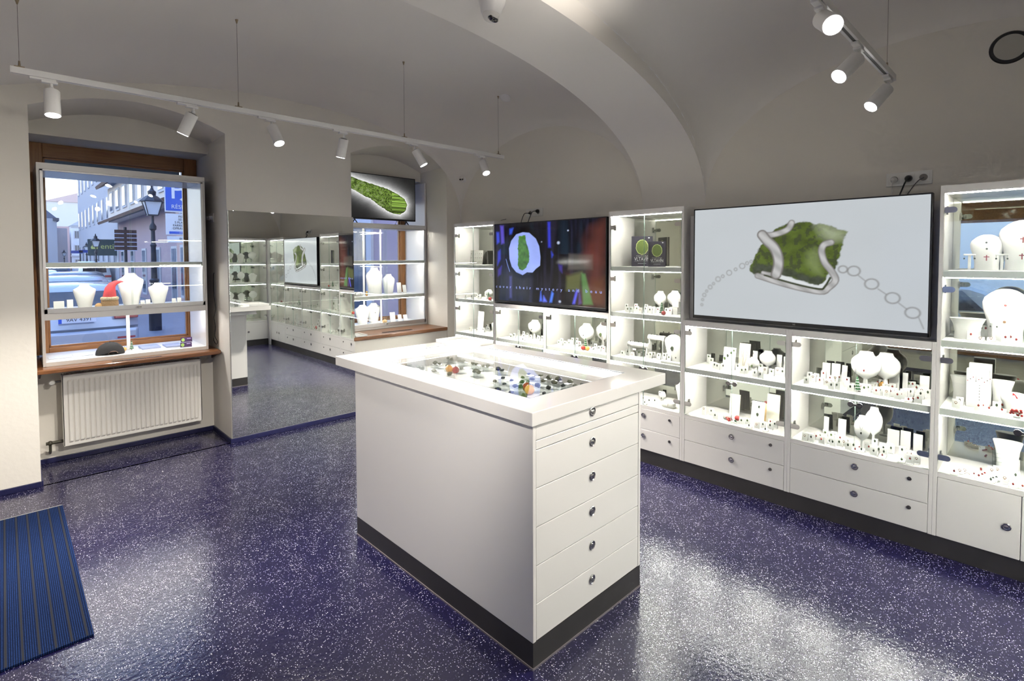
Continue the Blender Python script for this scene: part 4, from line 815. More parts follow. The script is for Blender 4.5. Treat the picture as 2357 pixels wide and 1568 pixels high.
# small screen in the right window
im = np.zeros((NX, NY, 3)) + S2(36, 36, 36)
cs = sd(U, V, PIC['cap']) + (fbm(U, V, 50, 13) - .5) * .03
im = mix(im, S2(255, 255, 255), np.exp(-np.clip(cs, 0, 9) * 11) ** 1.15 * .98)
tx = fbm(U * 1.6, V, 60, 15, 4); tx2 = fbm(U, V, 22, 19, 2); gg = S2(112, 140, 62)[None, None] * (np.clip((tx - .22) * 2.6, .1, 2.3))[..., None]; gg = mix(gg, S2(40, 50, 16), soft(np.abs(cs + .012) - .008, .02) * .7 + (V < .28) * .35)
gg = mix(gg, S2(150, 168, 112), (tx2 > .6) * .5 * (U < .5)); im = mix(im, gg, soft(cs, .006))
TV0 = tv((3.16, 5.38, 2.035), 2.72, 3.578, 2.036, 2.544, 5.36, im, vcol_mat('screen_light_c', .95, .12), 'small flat screen showing a long green stone on top of the right window case', ax=1)
m = MB().tube([(3.46, 5.37, 2.04), (3.42, 5.345, 1.9925)], .006, 8); m.tube([(3.46, 5.39, 2.04), (3.53, 5.43, 1.9925)], .006, 8); m.tube([(2.80, 5.37, 2.04), (2.76, 5.345, 1.9925)], .006, 8); m.tube([(2.80, 5.39, 2.04), (2.86, 5.43, 1.9925)], .006, 8)
m.build('stand_foot', black, TV0)
cable([(3.37, 5.42, 2.04), (3.35, 5.43, 2.02), (3.36, 5.45, 2.0), (3.42, 5.46, 1.995), (3.52, 5.47, 1.995), (3.58, 5.46, 1.998)], .003, wcab, 'white cable lying behind the foot of the small screen')
# ------------------------------------------------------------------ what stands in the cabinets
SHELF = {'A1': (.796, 'upper shelf, cabinet left under the pendant screen'), 'A2': (.4525, 'lower shelf, cabinet left under the pendant screen'),
         'B1': (.796, 'upper shelf, cabinet right under the pendant screen'), 'B2': (.4525, 'lower shelf, cabinet right under the pendant screen'),
         'C2': (1.158, 'second shelf down, rightmost tall cabinet'), 'C3': (.796, 'third shelf down, rightmost tall cabinet'), 'C4': (.4525, 'bottom shelf, rightmost tall cabinet'),
         'T2': (1.158, 'shelf right below the dark books'), 'T3': (.796, 'second shelf below the dark books'), 'T4': (.4525, 'bottom shelf of the book cabinet'),
         'D1': (.796, 'cabinet left under the lyric screen'), 'D2': (.796, 'cabinet right under the lyric screen'), 'E2': (1.158, 'second shelf of the corner cabinet'), 'E3': (.796, 'third shelf of the corner cabinet')}
COLW = {'k': 'dark', 'g': 'green', 'r': 'red', 'p': 'gold'}
def card_proto(kind, c):
    """small white easel card with a jewel; local frame: faces -y, base at z = 0"""
    t = thing('jewellery_card', 'x', 'jewellery display', (0, 0, -5), 0, 'jewellery cards')
    if kind == 'hi':      # tall block
        H = .062; MB().prism([(-.004, 0), (.016, 0), (.010, H), (.004, H)], 0, -.015, .015).build('card', display, t, local=True, bevel=.001, segs=1); gz = H - .014; gy = .003
    elif kind == 'mid':
        H = .048; MB().prism([(-.006, 0), (.014, 0), (.012, .003), (.008, H), (.005, H), (-.002, .003), (-.006, .003)], 0, -.0165, .0165).build('card', display, t, local=True, bevel=.0008, segs=1); gz = H - .016; gy = .0005
    else:                 # low wedge
        H = .020; MB().prism([(-.012, 0), (.014, 0), (.014, H), (-.010, .008)], 0, -.017, .017).build('card', display, t, local=True, bevel=.001, segs=1); gz = .018; gy = -.001
    t['gz'] = gz; t['gy'] = gy
    return t
def gem_mesh(kind, c):
    m = MB()
    if c == 'k': m.rock((0, -.003, 0), .0055, .0035, .0085, 3, 0, 1, .3); mt = [gem_m['k'], silver]; m.cyl((0, -.001, .008), (0, -.001, .0115), .0015, n=6, mi=1)
    elif c == 'g': m.rock((0, -.003, 0), .0055, .0035, .0072, 8, 0, 1, .35); mt = [gem_m['g'], silver]; m.cyl((0, -.001, .007), (0, -.001, .011), .0015, n=6, mi=1)
    elif c == 'r': m.lathe((0, -.002, 0), [(.001, -.006), (.0048, -.002), (.0042, .003), (.0012, .0065)], 10, 1, .7); m.cyl((0, -.001, .006), (0, -.001, .012), .0008, n=6, mi=1); mt = [gem_m['r'], silver]
    else: m.tube([(math.cos(a) * .0055, -.003, math.sin(a) * .0055) for a in np.linspace(0, 2 * PI, 13)], .0012, 5, cap=False); m.ell((0, -.003, -.0055), .0028, .0028, .0028, 8, 5); mt = [gem_m['p'], silver]
    return m, mt
PRO = {}
for k in ('hi', 'mid', 'low'):
    for c in 'kgrp':
        p = card_proto(k, c); m, mt = gem_mesh(k, c); g = m.build('gem', mt, p, smooth=True, local=True); g.location = (0, p['gy'], p['gz']); PRO[k, c] = p
first_used = set()
for sh, L in CARDS.items():
    zs, words = SHELF[sh]; cnt = {}
    L = sorted(L, key=lambda q: -q[2] / q[1])
    taken = []
    for c, x, y, h in L:
        k = 'hi' if h > .052 else ('mid' if h > .026 else 'low')
        # keep neighbours from standing inside one another: nudge in depth only
        for _ in range(12):
            if any(abs(y - b) < .033 and abs(x - a) < .022 for a, b in taken): x += .012
            else: break
        if x > 3.862: x = 3.862
        taken.append((x, y)); cnt[c] = cnt.get(c, 0) + 1; p = PRO[k, c]
        o_ = ORD[cnt[c] - 1]; lab = '%s %s-gem card from the left, %s' % (o_, COLW[c], words)
        grp = 'jewellery cards on the ' + words
        if (k, c) not in first_used:
            first_used.add((k, c)); p.location = (x, y, zs); p.rotation_euler = (0, 0, RZ); p['label'] = lab; p['group'] = grp; o = p
        else: o = dup(p, (x, y, zs), RZ, lab, grp)
        for kk in ('gz', 'gy'):
            if kk in o: del o[kk]
for key, p in PRO.items():
    if key not in first_used:
        for ch in list(p.children): bpy.data.objects.remove(ch)
        bpy.data.objects.remove(p)

def item(name, label, cat, loc, rz=RZ, group=None): return thing(name, label, cat, loc, rz, group)
# busts -------------------------------------------------------------
def bust(loc, w, h, label, rz=RZ, style='stem', chain=None, mt=None, d=None, group='necklace busts'):
    t = item('necklace_bust', label, 'jewellery bust', loc, rz, group); mt = mt or display; d = d or w * .26; a = w / 2
    if style == 'stem':     # round head-and-shoulders board on a stalk
        m = MB(); m.loft([(0, a * .62, d * .8, .0), (h * .02, a * .60, d * .75, 0), (h * .045, a * .2, d * .35, 0), (h * .30, a * .14, d * .28, 0), (h * .34, a * .30, d * .4, 0), (h * .42, a * .70, d * .6, 0), (h * .55, a * .94, d * .75, 0),
            (h * .68, a, d * .8, 0), (h * .78, a * .94, d * .78, .0), (h * .86, a * .74, d * .7, .004), (h * .92, a * .52, d * .6, .008), (h * .97, a * .46, d * .55, .010), (h, a * .44, d * .5, .010)], 28)
        m.build('body', mt, t, smooth=True, local=True)
        zc, zt = h * .60, h * .90
    elif style == 'torso':  # tapering torso with shoulders and a short neck
        m = MB(); m.loft([(0, a * .58, d * .8, 0), (h * .03, a * .58, d * .8, 0), (h * .3, a * .72, d * .85, 0), (h * .6, a * .92, d * .95, 0), (h * .74, a, d, 0), (h * .80, a * .985, d * .95, 0), (h * .83, a * .86, d * .85, 0),
            (h * .88, a * .62, d * .7, 0), (h * .94, a * .46, d * .6, 0), (h * .985, a * .40, d * .55, 0), (h, a * .37, d * .5, 0)], 28, pw=2.4)
        m.build('body', mt, t, smooth=True, local=True); zc, zt = h * .58, h * .9
    elif style == 'hour':   # slim figure narrowing at the waist
        m = MB(); m.loft([(0, a * .66, d * .8, 0), (h * .12, a * .74, d * .85, 0), (h * .35, a * .84, d * .9, 0), (h * .58, a * .98, d, 0), (h * .72, a, d * .95, 0), (h * .80, a * .88, d * .85, 0), (h * .87, a * .62, d * .7, 0), (h * .93, a * .46, d * .6, 0), (h, a * .42, d * .55, 0)], 28, pw=2.2)
        m.build('body', mt, t, smooth=True, local=True); zc, zt = h * .55, h * .9
    elif style == 'round':  # broad rounded board
        m = MB(); m.loft([(0, a * .74, d * .8, 0), (h * .2, a * .72, d * .8, 0), (h * .42, a * .82, d * .85, 0), (h * .62, a * .98, d * .9, 0), (h * .74, a, d * .9, 0), (h * .83, a * .92, d * .8, .0), (h * .885, a * .76, d * .7, 0), (h * .93, a * .62, d * .6, 0), (h * .975, a * .42, d * .5, 0), (h, a * .2, d * .3, 0)], 28, pw=2.2)
        m.build('body', mt, t, smooth=True, local=True); zc, zt = h * .55, h * .9
    else:                   # flared collar
        m = MB(); m.loft([(0, a * .74, d * .75, 0), (h * .35, a * .70, d * .72, 0), (h * .7, a * .80, d * .8, 0), (h * .9, a * .94, d * .92, 0), (h * .985, a, d, 0), (h, a * .97, d * .95, 0)], 28)
        m.build('body', mt, t, smooth=True, local=True); zc, zt = h * .5, h * .95
    if chain:
        k = MB(); yy = -d * .93
        pts = [(-a * .46, -d * .62, zt), (-a * .30, yy, (zt + zc) / 2 + .01), (0, yy - .004, zc), (a * .30, yy, (zt + zc) / 2 + .01), (a * .46, -d * .62, zt)]
        k.tube(pts, .0011, 6); k.build('chain', silver, t, smooth=True, local=True)
        g = MB().rock((0, yy - .005, zc - .013), .008 * chain[1], .005 * chain[1], .013 * chain[1], 5, 0, 2, .3); g.build('pendant', gem_m[chain[0]], t, smooth=True, local=True)
    return t
z1, z2, z3, z4 = 1.5265, 1.1585, .7965, .4525
def dots(t, pts, c, r=.006, cross=False):
    for k, (x, z, y) in enumerate(pts):
        m = MB()
        if cross: m.box(x - .0022, x + .0022, y - .003, y, z - .018, z + .012); m.box(x - .011, x + .011, y - .003, y, z + .000, z + .0044)
        else: m.ell((x, y, z), r, r * .6, r * 1.1, 10, 6)
        m.build('cross_pendant' if cross else 'pendant', gem_m[c], t, smooth=not cross, local=True)
b = bust((3.72, .255, z1), .135, .187, 'white round jewellery bust, top shelf at the right edge, the smaller one', style='round'); dots(b, [(.0, .145, -.036), (.002, .112, -.036)], 'k', .0045); dots(b, [(.002, .068, -.036)], 'r', cross=True)
b = bust((3.72, .118, z1), .185, .255, 'large white bust with cross pendants, top shelf at the right edge', style='round'); dots(b, [(.0, .158, -.049), (-.002, .075, -.046)], 'r', cross=True)
b = bust((3.70, .322, z2), .15, .112, 'white flared collar bust, second shelf of the rightmost tall cabinet', style='flare')
b = bust((3.73, .175, z2), .185, .272, 'large white bust with a small red pendant, second shelf of the rightmost cabinet', style='round'); dots(b, [(.0, .190, -.047)], 'r', .006); dots(b, [(-.002, .104, -.044)], 'p', .006)
bust((3.82, .425 - .075, z3), .10, .14, 'white flared collar stand behind the stepped tower', style='flare'); bust((3.80, .185, z3), .10, .145, 'white flared collar behind the red berries', style='flare')
b = bust((3.70, .125, z3), .12, .108, 'rounded white collar stand behind the glass of red berries', style='round')
bust((3.80, .155, z4), .12, .17, 'pale flared collar on the bottom shelf at the right edge', style='flare')
def tstand(loc, w, h, label):
    t = item('earring_stand', label, 'jewellery display', loc); m = MB().box(-.006, .006, -.004, .004, 0, h - .008); m.box(-w / 2, w / 2, -.005, .005, h - .008, h); m.box(-.02, .02, -.014, .014, 0, .003); m.build('stand', display, t, local=True, bevel=.001, segs=1)
    for s in (-1, 1): m = MB().cyl((s * w * .42, -.005, h - .02), (s * w * .42, -.005, h - .006), .0007, n=5, mi=1); m.ell((s * w * .42, -.005, h - .024), .0038, .003, .005, 8, 6); m.build('earring', [gem_m['k'], silver], t, smooth=True, local=True)
tstand((3.66, .318, z1), .05, .086, 'white T-shaped earring stand left of the busts, top shelf'); tstand((3.635, .192, z1), .05, .085, 'white T-shaped earring stand between the two round busts'); tstand((3.70, .218, z2), .03, .10, 'small white stand between the two busts, second shelf'); tstand((3.68, .215, z2 + .0), .026, .06, 'tiny white earring stand with red drops, second shelf') if False else None
# stepped tower
t = item('stepped_riser', 'white stepped tower hung with small necklaces, rightmost tall cabinet', 'jewellery display', (3.75, .27, z3))
m = MB().box(-.046, .046, .012, .05, 0, .225); m.box(-.052, .040, -.03, .012, 0, .20); m.box(-.05, .046, -.05, -.03, 0, .125); m.build('riser', display, t, local=True, bevel=.002)
for i in range(9):
    m = MB().tube([(-.046 + i * .0112, -.0302, .20), (-.046 + i * .0112, -.031, .198), (-.046 + i * .0112, -.031, .14 + .01 * (i % 3))], .0006, 5, mi=1); m.ell((-.046 + i * .0112, -.033, .137 + .01 * (i % 3)), .0025, .002, .003, 7, 5); m.build('necklace', [gem_m['k' if i % 2 else 'r'], silver], t, smooth=True, local=True)
m = MB()
for i in range(7): m.ell((0.004, -.053, .028 + i * .0155), .0022, .0018, .0026, 7, 5)
m.build('garnet_drop_chain', gem_m['k'], t, smooth=True, local=True)
# red bow and berries in a glass
t = item('red_bow', 'small red ribbon bow leaning against the white collar', 'ornament', (3.655, .127, z3 + .108)); m = MB().prism([(-.010, .012), (0, .004), (.011, -.014), (.004, -.016), (-.002, 0), (-.012, -.002)], 1, -.002, .002); m.build('bow', red_m, t, local=True, bevel=.001, segs=1); t.location.z = z3 + .1; t.location.x = 3.66
t = item('berry_glass', 'small clear glass filled with red berries', 'ornament', (3.605, .118, z3))
m = MB().lathe((0, 0, 0), [(.013, 0), (.015, .002), (.016, .034), (.0165, .036), (.0145, .034), (.0135, .004)], 20); m.build('glass_cup', acryl, t, smooth=True, local=True)
m = MB(); rr = random.Random(3)
for i in range(14): m.ell((rr.uniform(-.024, .024), rr.uniform(-.014, .01), .022 + rr.uniform(-.01, .018)), .0058, .0058, .0062, 9, 7)
for i in range(5): m.tube([(0, 0, .01), (rr.uniform(-.02, .02), -.005, .035)], .0007, 5)
m.build('red_berry', redb, t, smooth=True, local=True)['kind'] = 'stuff'
# bracelets, sticks and stacks on the bottom shelf
for i, (x, y) in enumerate(((3.60, .345), (3.605, .322), (3.61, .298))):
    t = item('ring_bracelet', 'thin curved bangle, %s of three at the bottom left of the rightmost cabinet' % ORD[i], 'bracelet', (x, y, z4), RZ, 'thin bangles'); MB().tube([(math.cos(a) * .010, 0, .002 + math.sin(a) * .010) for a in np.linspace(.1, PI - .1, 9)], .0009, 6).build('bangle', gem_m['p'], t, smooth=True, local=True)
for lab, x, y, n, rz in (('row of dark red stones forming a bracelet lying on the bottom shelf', 3.63, .262, 6, .5), ('short red stone bracelet further back on the bottom shelf', 3.76, .255, 3, .1)):
    t = item('stone_bracelet', lab, 'bracelet', (x, y, z4), RZ + rz); m = MB()
    for i in range(n): m.box(-.004, .004, (i - n / 2) * .012 - .004, (i - n / 2) * .012 + .004, .001, .006)
    m.build('bracelet', gem_m['r'], t, local=True, bevel=.001, segs=1)
t = item('ring_box', 'clear acrylic block stack at the back of the bottom shelf, right edge', 'jewellery display', (3.80, .185, z4)); m = MB().box(-.028, .028, -.02, .02, 0, .115)
for k in range(4): m.box(-.024, .024, -.0205, -.0201, .03 + k * .022, .034 + k * .022)
m.build('block', acryl, t, local=True)

# A cabinet
def easel(loc, w, h, lean, label, mt=None, rz=RZ, gems_=()):
    t = item('display_easel', label, 'jewellery display', loc, rz); m = MB().prism([(0, 0), (.006, 0), (.006 + lean, h), (lean, h)], 0, -w / 2, w / 2); m.prism([(.006, 0), (lean + .02, 0), (lean + .016, .004), (.008, .004)], 0, -w * .3, w * .3); m.prism([(lean + .014, 0), (lean + .018, 0), (lean + .006, h * .9), (lean + .003, h * .9)], 0, -w * .12, w * .12)
    m.build('board', mt or display, t, local=True, bevel=.0012, segs=1)
    for gx, gz, c, s in gems_:
        yy = lean * gz / h; m = MB().rock((gx, yy - .004, gz), .006 * s, .004 * s, .0095 * s, int(gx * 1000) + 20, 0, 1, .3); m.tube([(gx + .004, yy - .001, gz + .01), (gx + .012, lean * .95 - .0015, h * .985)], .0008, 5, mi=1); m.build('pendant', [gem_m[c], silver], t, smooth=True, local=True)
    return t
easel((3.71, 1.612, z3), .088, .155, .03, 'white slanted board with four hanging pendants, cabinet left under pendant screen', gems_=((-.032, .075, 'g', 1.5), (-.012, .096, 'k', 1.3), (.012, .118, 'g', 1.2), (.030, .137, 'g', 1.)))
t = easel((3.77, 1.532, z3), .078, .185, .035, 'cream slanted board draped with a fine bracelet and chains', cream)
for s in (-.025, -.012, .012, .02): MB().tube([(s, .034, .184), (s + .004, .024, .14), (s * .6 + .006, .012, .08), (s * .2, .004, .03)], .0008, 5).build('chain', gem_m['p'], t, smooth=True, local=True)
m = MB(); [m.tube([(-.02 + .008 * k, -.006, .02), (-.014 + .008 * k, -.006, .026), (-.008 + .008 * k, -.006, .02)], .001, 5) for k in range(4)]; m.build('bracelet', silver, t, smooth=True, local=True)
b = bust((3.72, 1.442, z3), .085, .108, 'small white bust, the nearer of two in the cabinet left under the pendant screen', style='stem', chain=('g', .8))
bust((3.80, 1.376, z3), .11, .15, 'small white bust, further back, cabinet left under the pendant screen', style='stem')
for x, y, h in ((3.845, 1.474, .135), (3.845, 1.312, .128), (3.845, 1.268, .12)): easel((x - .02, y, z3), .034, h, .012, '%s slanted white card at the back, cabinet left under the pendant screen' % ('left' if y > 1.4 else ('middle' if y > 1.3 else 'right')))
easel((3.79, 1.60, z4), .075, .148, .02, 'cream slanted board at the left back of the lower shelf', cream)
easel((3.70, 1.405, z4), .088, .148, .03, 'white slanted board with a long dark stone pendant, lower shelf', gems_=((.0, .062, 'k', 1.6), (.006, .115, 'k', 1.3)))
easel((3.79, 1.335, z4), .085, .196, .022, 'tall cream slanted board at the right back of the lower shelf', cream)
t = item('gold_cloth', 'folded golden cloth between the two slanted boards', 'cloth', (3.81, 1.375, z4)); MB().prism([(-.012, 0), (.02, 0), (.014, .12), (-.004, .125)], 0, -.02, .02).build('cloth', mat('gold_cloth', (.75, .50, .20), .6, bump=.5, bscale=60), t, local=True, bevel=.003)
def pillow(loc, w, d, h, label, rz=RZ):
    t = item('bracelet_pillow', label, 'jewellery display', loc, rz); m = MB().loft([(0, w * .40, d * .40, 0), (h * .15, w * .48, d * .48, 0), (h * .5, w * .5, d * .5, 0), (h * .85, w * .46, d * .46, 0), (h, w * .34, d * .34, 0)], 24, pw=3.5); m.build('cushion', display, t, smooth=True, local=True)
    m = MB().tube([(math.cos(a) * d * .05 + w * .08, -math.sin(a) * d * .52, h * .5 + math.cos(a) * h * .52) for a in np.linspace(0, PI, 9)], .0012, 6); m.build('bracelet', gem_m['p'], t, smooth=True, local=True); return t
pillow((3.66, 1.59, z4), .055, .05, .035, 'small white pillow with a bracelet, left of the red berries')
t = item('berry_sprig', 'cluster of red berries with a striped red ball and fir sprig', 'ornament', (3.62, 1.54, z4)); m = MB(); rr = random.Random(5)
for i in range(11): m.ell((-.028 + rr.uniform(-.016, .022), rr.uniform(-.012, .012), .007 + rr.uniform(0, .016)), .0056, .0056, .0056, 9, 7)
m.build('red_berry', redb, t, smooth=True, local=True)['kind'] = 'stuff'
m = MB().ell((.03, .01, .032), .018, .018, .018, 18, 12); m.build('striped_ball', mat('red_white_ball', (.45, .06, .06), .4), t, smooth=True, local=True)
m = MB(); [m.tube([(.03 + .02 * math.cos(a) * s, -.012 + .006 * math.sin(a), .031 + .012 * s * (1 - 1.1 * s) - .002 * s + .018 * math.sqrt(max(0, 1 - (1.0 * s) ** 2)) - .018), (.03 + .02 * math.cos(a) * s, -.0125, .03)], .0008, 4) for a in (0, PI) for s in (.3, .6)]
m = MB()
for i in range(46): a = rr.uniform(0, 2 * PI); e = rr.uniform(.1, 1.3); r_ = rr.uniform(.012, .02); m.tube([(.026, -.014, .004), (.026 + math.cos(a) * math.cos(e) * r_, -.014 + math.sin(a) * math.cos(e) * r_ * .5, .004 + math.sin(e) * r_ * 1.3)], [.0012, .0004], 4)
m.build('fir_sprig', green_m, t, local=True)
t = item('price_sign', 'low white sign block in front of the red berries', 'sign', (3.592, 1.515, z4)); MB().prism([(-.004, 0), (.006, 0), (.004, .014), (-.001, .014)], 0, -.02, .02).build('block', display, t, local=True, bevel=.0006, segs=1); place(text_mb('VLTAVÍN', .006, .0001), Matrix.Translation((0, -.0036, .008))).build('lettering', mat('grey_ink', (.15, .15, .15), .7), t, local=True)

# B cabinet
bust((3.70, .778, z3), .155, .235, 'large white bust with a V-shaped red pendant necklace', style='stem', chain=('r', .55))
bust((3.79, .695, z3), .15, .225, 'white bust standing behind the one with the V-shaped necklace', style='stem')
def tree(loc, h, label, rz=RZ, base=None):
    t = item('miniature_tree', label, 'christmas ornament', loc, rz); m = MB(); n = 5
    for i in range(n): a = h * (.12 + .88 * i / n); m.lathe((0, 0, a), [(h * .20 * (1 - i / n) + .003, 0), (h * .10 * (1 - i / n) + .001, h * .17), (.0008, h * .20)], 14)
    m.build('branches', green_m, t, smooth=True, local=True); m = MB()
    for i in range(n): m.lathe((0, 0, h * (.12 + .88 * i / n) - .001), [(h * .20 * (1 - i / n) + .0036, 0), (h * .19 * (1 - i / n) + .0036, .003)], 14)
    m.build('snow', display, t, smooth=True, local=True); MB().cyl((0, 0, 0), (0, 0, h * .14), h * .05, n=10).build('foot', base or mat('tree_foot', (.25, .02, .02), .5), t, smooth=True, local=True); return t
tree((3.645, .807, z3), .088, 'tiny snow-tipped christmas tree before the V-necklace bust')
def bauble(loc, r, m_, label, rz=RZ):
    t = item('bauble', label, 'christmas ornament', loc, rz); MB().ell((0, 0, r), r, r, r, 24, 14).build('ball', m_, t, smooth=True, local=True); MB().cyl((0, 0, r * 1.96), (0, 0, r * 2.2), r * .2, n=10).build('cap', silver, t, smooth=True, local=True); return t
bauble((3.80, .705, z3), .026, goldb, 'gold bauble with a red ribbon right of the V-necklace bust'); o = [c for c in bpy.data.objects if c.name.startswith('bauble')][-1]
t = item('red_ribbon', 'small red ribbon curl on the gold bauble', 'ribbon', (3.785, .735, z3 + .03)); MB().tube([(0, 0, -.01), (-.004, 0, .006), (.002, 0, .02), (.006, 0, .012)], .003, 6).build('ribbon', red_m, t, smooth=True, local=True)
for i, (y, w, h) in enumerate(((1.025, .05, .112), (.970, .054, .115), (.921, .034, .11), (.661, .056, .12), (.607, .03, .11), (.516, .05, .108))):
    easel((3.835, y, z3), w - .004, h, .01, '%s white upright card from the left along the back, cabinet right under pendant screen' % ORD[i], group_ := None) if False else easel((3.835, y, z3), w - .004, h, .01, '%s tall plain back card from the left, cabinet right under pendant screen' % ORD[i])
bust((3.62, .772, z4), .085, .208, 'small round white bust on a stalk with a flower brooch, lower shelf', style='stem', chain=('k', .6))
bust((3.745, .74, z4), .09, .24, 'taller small white bust on a stalk, lower shelf behind the first', style='stem')
for i, (y, w, h) in enumerate(((1.02, .03, .10), (.93, .045, .105), (.66, .06, .10), (.60, .05, .105), (.54, .045, .10))): easel((3.84, y, z4), w, h, .01, '%s plain upright white card from the left, at the back of the lower shelf' % ORD[i])
# T cabinet: books
def book(loc, w, h, d, rz, label, group='books on the top shelf'):
    t = item('book', label, 'book', loc, rz, group)
    cv = mat('book_cover', (.022, .020, .035), .35, var=.6, vscale=14); pg = mat('book_pages', (.80, .78, .72), .8)
    m = MB().box(0, w, 0, .003, 0, h); m.box(0, w, d - .003, d, 0, h); m.box(0, .003, .003, d - .003, 0, h); m.build('cover', cv, t, local=True, bevel=.0008, segs=1)
    MB().box(.004, w - .004, .0035, d - .0035, .003, h - .003).build('pages', pg, t, local=True)
    for s, yy in ((1, -.0004), (-1, d + .0004)):
        sx = lambda x: x if s == 1 else w - x
        m = MB(); rr = random.Random(9); cx, cz, R = sx(w * .5), h * .64, w * .27; n = 40; pts = [(cx + math.cos(2 * PI * k / n) * R * (1 + .12 * noise.noise(Vector((k * .6, s, 1)))), yy, cz + math.sin(2 * PI * k / n) * R * 1.25 * (1 + .10 * noise.noise(Vector((k * .7, 4, s))))) for k in range(n)]
        m.add(pts + [(cx, yy, cz)], [(k, (k + 1) % n, n) for k in range(n)]); st_o = m.build('cover_picture', mat('moss_stone_print', (.10, .14, .03), .35, var=.9, vscale=160), t, local=True)
        m = MB(); q = [(cx + (p[0] - cx) * 1.1, yy + (.0002 if s == 1 else -.0002), cz + (p[2] - cz) * 1.1) for p in pts]; m.add(q + [(cx, q[0][1], cz)], [(k, (k + 1) % n, n) for k in range(n)]); m.build('picture_rim', mat('print_glow', (.50, .55, .22), .5, var=.6, vscale=260), st_o, local=True)
        R4 = Matrix.Translation((w * .5, yy - .0003 * s, 0)) @ (Matrix.Rotation(0 if s == 1 else PI, 4, 'Z'))
        ink = mat('white_print', (.82, .82, .82), .5)
        if s == 1:
            place(text_mb('VLTAVÍN', w * .185, .0001), R4 @ Matrix.Translation((0, 0, h * .24)) @ Matrix.Diagonal((1, 1, 1.35, 1))).build('title', ink, t, local=True)
            place(text_mb('FENOMÉN', w * .075, .0001, 1.9), R4 @ Matrix.Translation((0, 0, h * .345))).build('subtitle', ink, t, local=True)
            l = MB().box(-w * .38, w * .38, -.0002, 0, h * .165, h * .168); l.box(-w * .2, w * .2, -.0002, 0, h * .10, h * .108); l.box(w * .28, w * .36, -.0002, 0, h * .93, h * .965); place(l, R4).build('print_line', ink, t, local=True)
        else:
            l = MB().box(-w * .2, w * .05, -.0002, 0, h * .19, h * .20); l.box(-w * .2, w * .02, -.0002, 0, h * .22, h * .23); l.box(-w * .36, -w * .22, -.0002, 0, h * .06, h * .09); place(l, R4).build('print_line', ink, t, local=True)
    return t
AB = math.atan2(3.64, 2.3)   # bearing of the shopper who reads the covers
ra = -PI / 2 + .62
book((3.665, 2.392, z1 + .0), .165, .243, .026, ra, 'dark book with a mossy stone cover, the taller one at the left')
book((3.585, 2.190, z1), .130, .196, .024, ra, 'dark book with a mossy stone cover, the smaller one standing in front')
# shelf below the books
bust((3.755, 2.185, z2), .105, .172, 'small white stalk bust with a dark brooch, shelf below the books', style='stem'); t = [o for o in bpy.data.objects if o.name.startswith('necklace_bust')][-1]
bust((3.80, 2.085, z2), .12, .178, 'white stalk bust at the right, shelf below the books', style='stem')
t = item('stepped_riser', 'white stepped block at the right of the shelf below the books', 'jewellery display', (3.74, 2.06, z2)); m = MB().box(-.02, .05, -.03, .03, 0, .055); m.box(-.005, .05, -.01, .03, .055, .10); m.build('riser', display, t, local=True, bevel=.0015)
tree((3.645, 2.106, z2), .092, 'tiny christmas tree on the shelf right below the books')
bauble((3.605, 2.068, z2), .0175, redb, 'shiny red bauble on the shelf right below the books')
def roll(loc, w, r, h, label, n, c='k'):
    t = item('ring_roll', label, 'jewellery display', loc); m = MB(); m.tube([(-w / 2, 0, h), (w / 2, 0, h)], r, 20); m.box(-w / 2 + .01, -w / 2 + .016, -.02, .02, 0, h); m.box(w / 2 - .016, w / 2 - .01, -.02, .02, 0, h); m.build('roll', display, t, smooth=True, local=True)
    for i in range(n): x = -w / 2 + w * (i + .5) / n; m = MB().ell((x, -.003, h + r + .003), .005, .0035, .005, 9, 6); m.tube([(x, math.sin(a) * r * 1.03, h + math.cos(a) * r * 1.03) for a in np.linspace(-.9, .9, 7)], .0008, 5, mi=1); m.build('ring', [gem_m[c], silver], t, smooth=True, local=True)
roll((3.68, 2.33, z3), .19, .022, .095, 'white padded roll with five stone rings, second shelf below the books', 5)
roll((3.80, 2.235, z3), .15, .022, .15, 'higher white padded roll with three rings behind the first', 3)
bust((3.72, 2.04, z3), .155, .205, 'white bust with one big dark oval pendant, below the books', style='round', chain=('k', 1.5), d=.03)
t = item('flat_box', 'flat white box at the front right, second shelf below the books', 'box', (3.60, 1.99, z3)); MB().box(-.085, .085, -.02, .03, 0, .016).build('box', display, t, local=True, bevel=.002)
t = pillow((3.635, 2.035, z4), .11, .06, .045, 'white roll pillow with two gold bracelets, bottom shelf of the book cabinet')
bust((3.72, 2.135, z4), .06, .085, 'tiny white bust with a dark ring, bottom shelf of the book cabinet', style='stem', chain=('k', .6))
bust((3.82, 2.02, z4), .11, .165, 'white bust at the right back, bottom shelf of the book cabinet', style='torso')
# D cabinets
bust((3.74, 3.546, z3), .165, .19, 'white bust with a small dark pendant, cabinet left under the lyric screen', style='stem', chain=('g', .6))
bust((3.72, 2.892, z3), .165, .215, 'white bust with a tiny black pendant, cabinet right under the lyric screen', style='stem', chain=('k', .5))
bust((3.80, 2.768, z3), .15, .228, 'white bust with a big green stone, cabinet right under the lyric screen', style='stem', chain=('g', 1.5))
tree((3.645, 2.843, z3), .096, 'tiny christmas tree in the cabinet right under the lyric screen')
bauble((3.605, 2.838, z3), .020, redb, 'red bauble beside the tiny tree, cabinet under the lyric screen'); bauble((3.61, 2.795, z3), .019, goldb, 'gold bauble beside the red one, cabinet under the lyric screen')
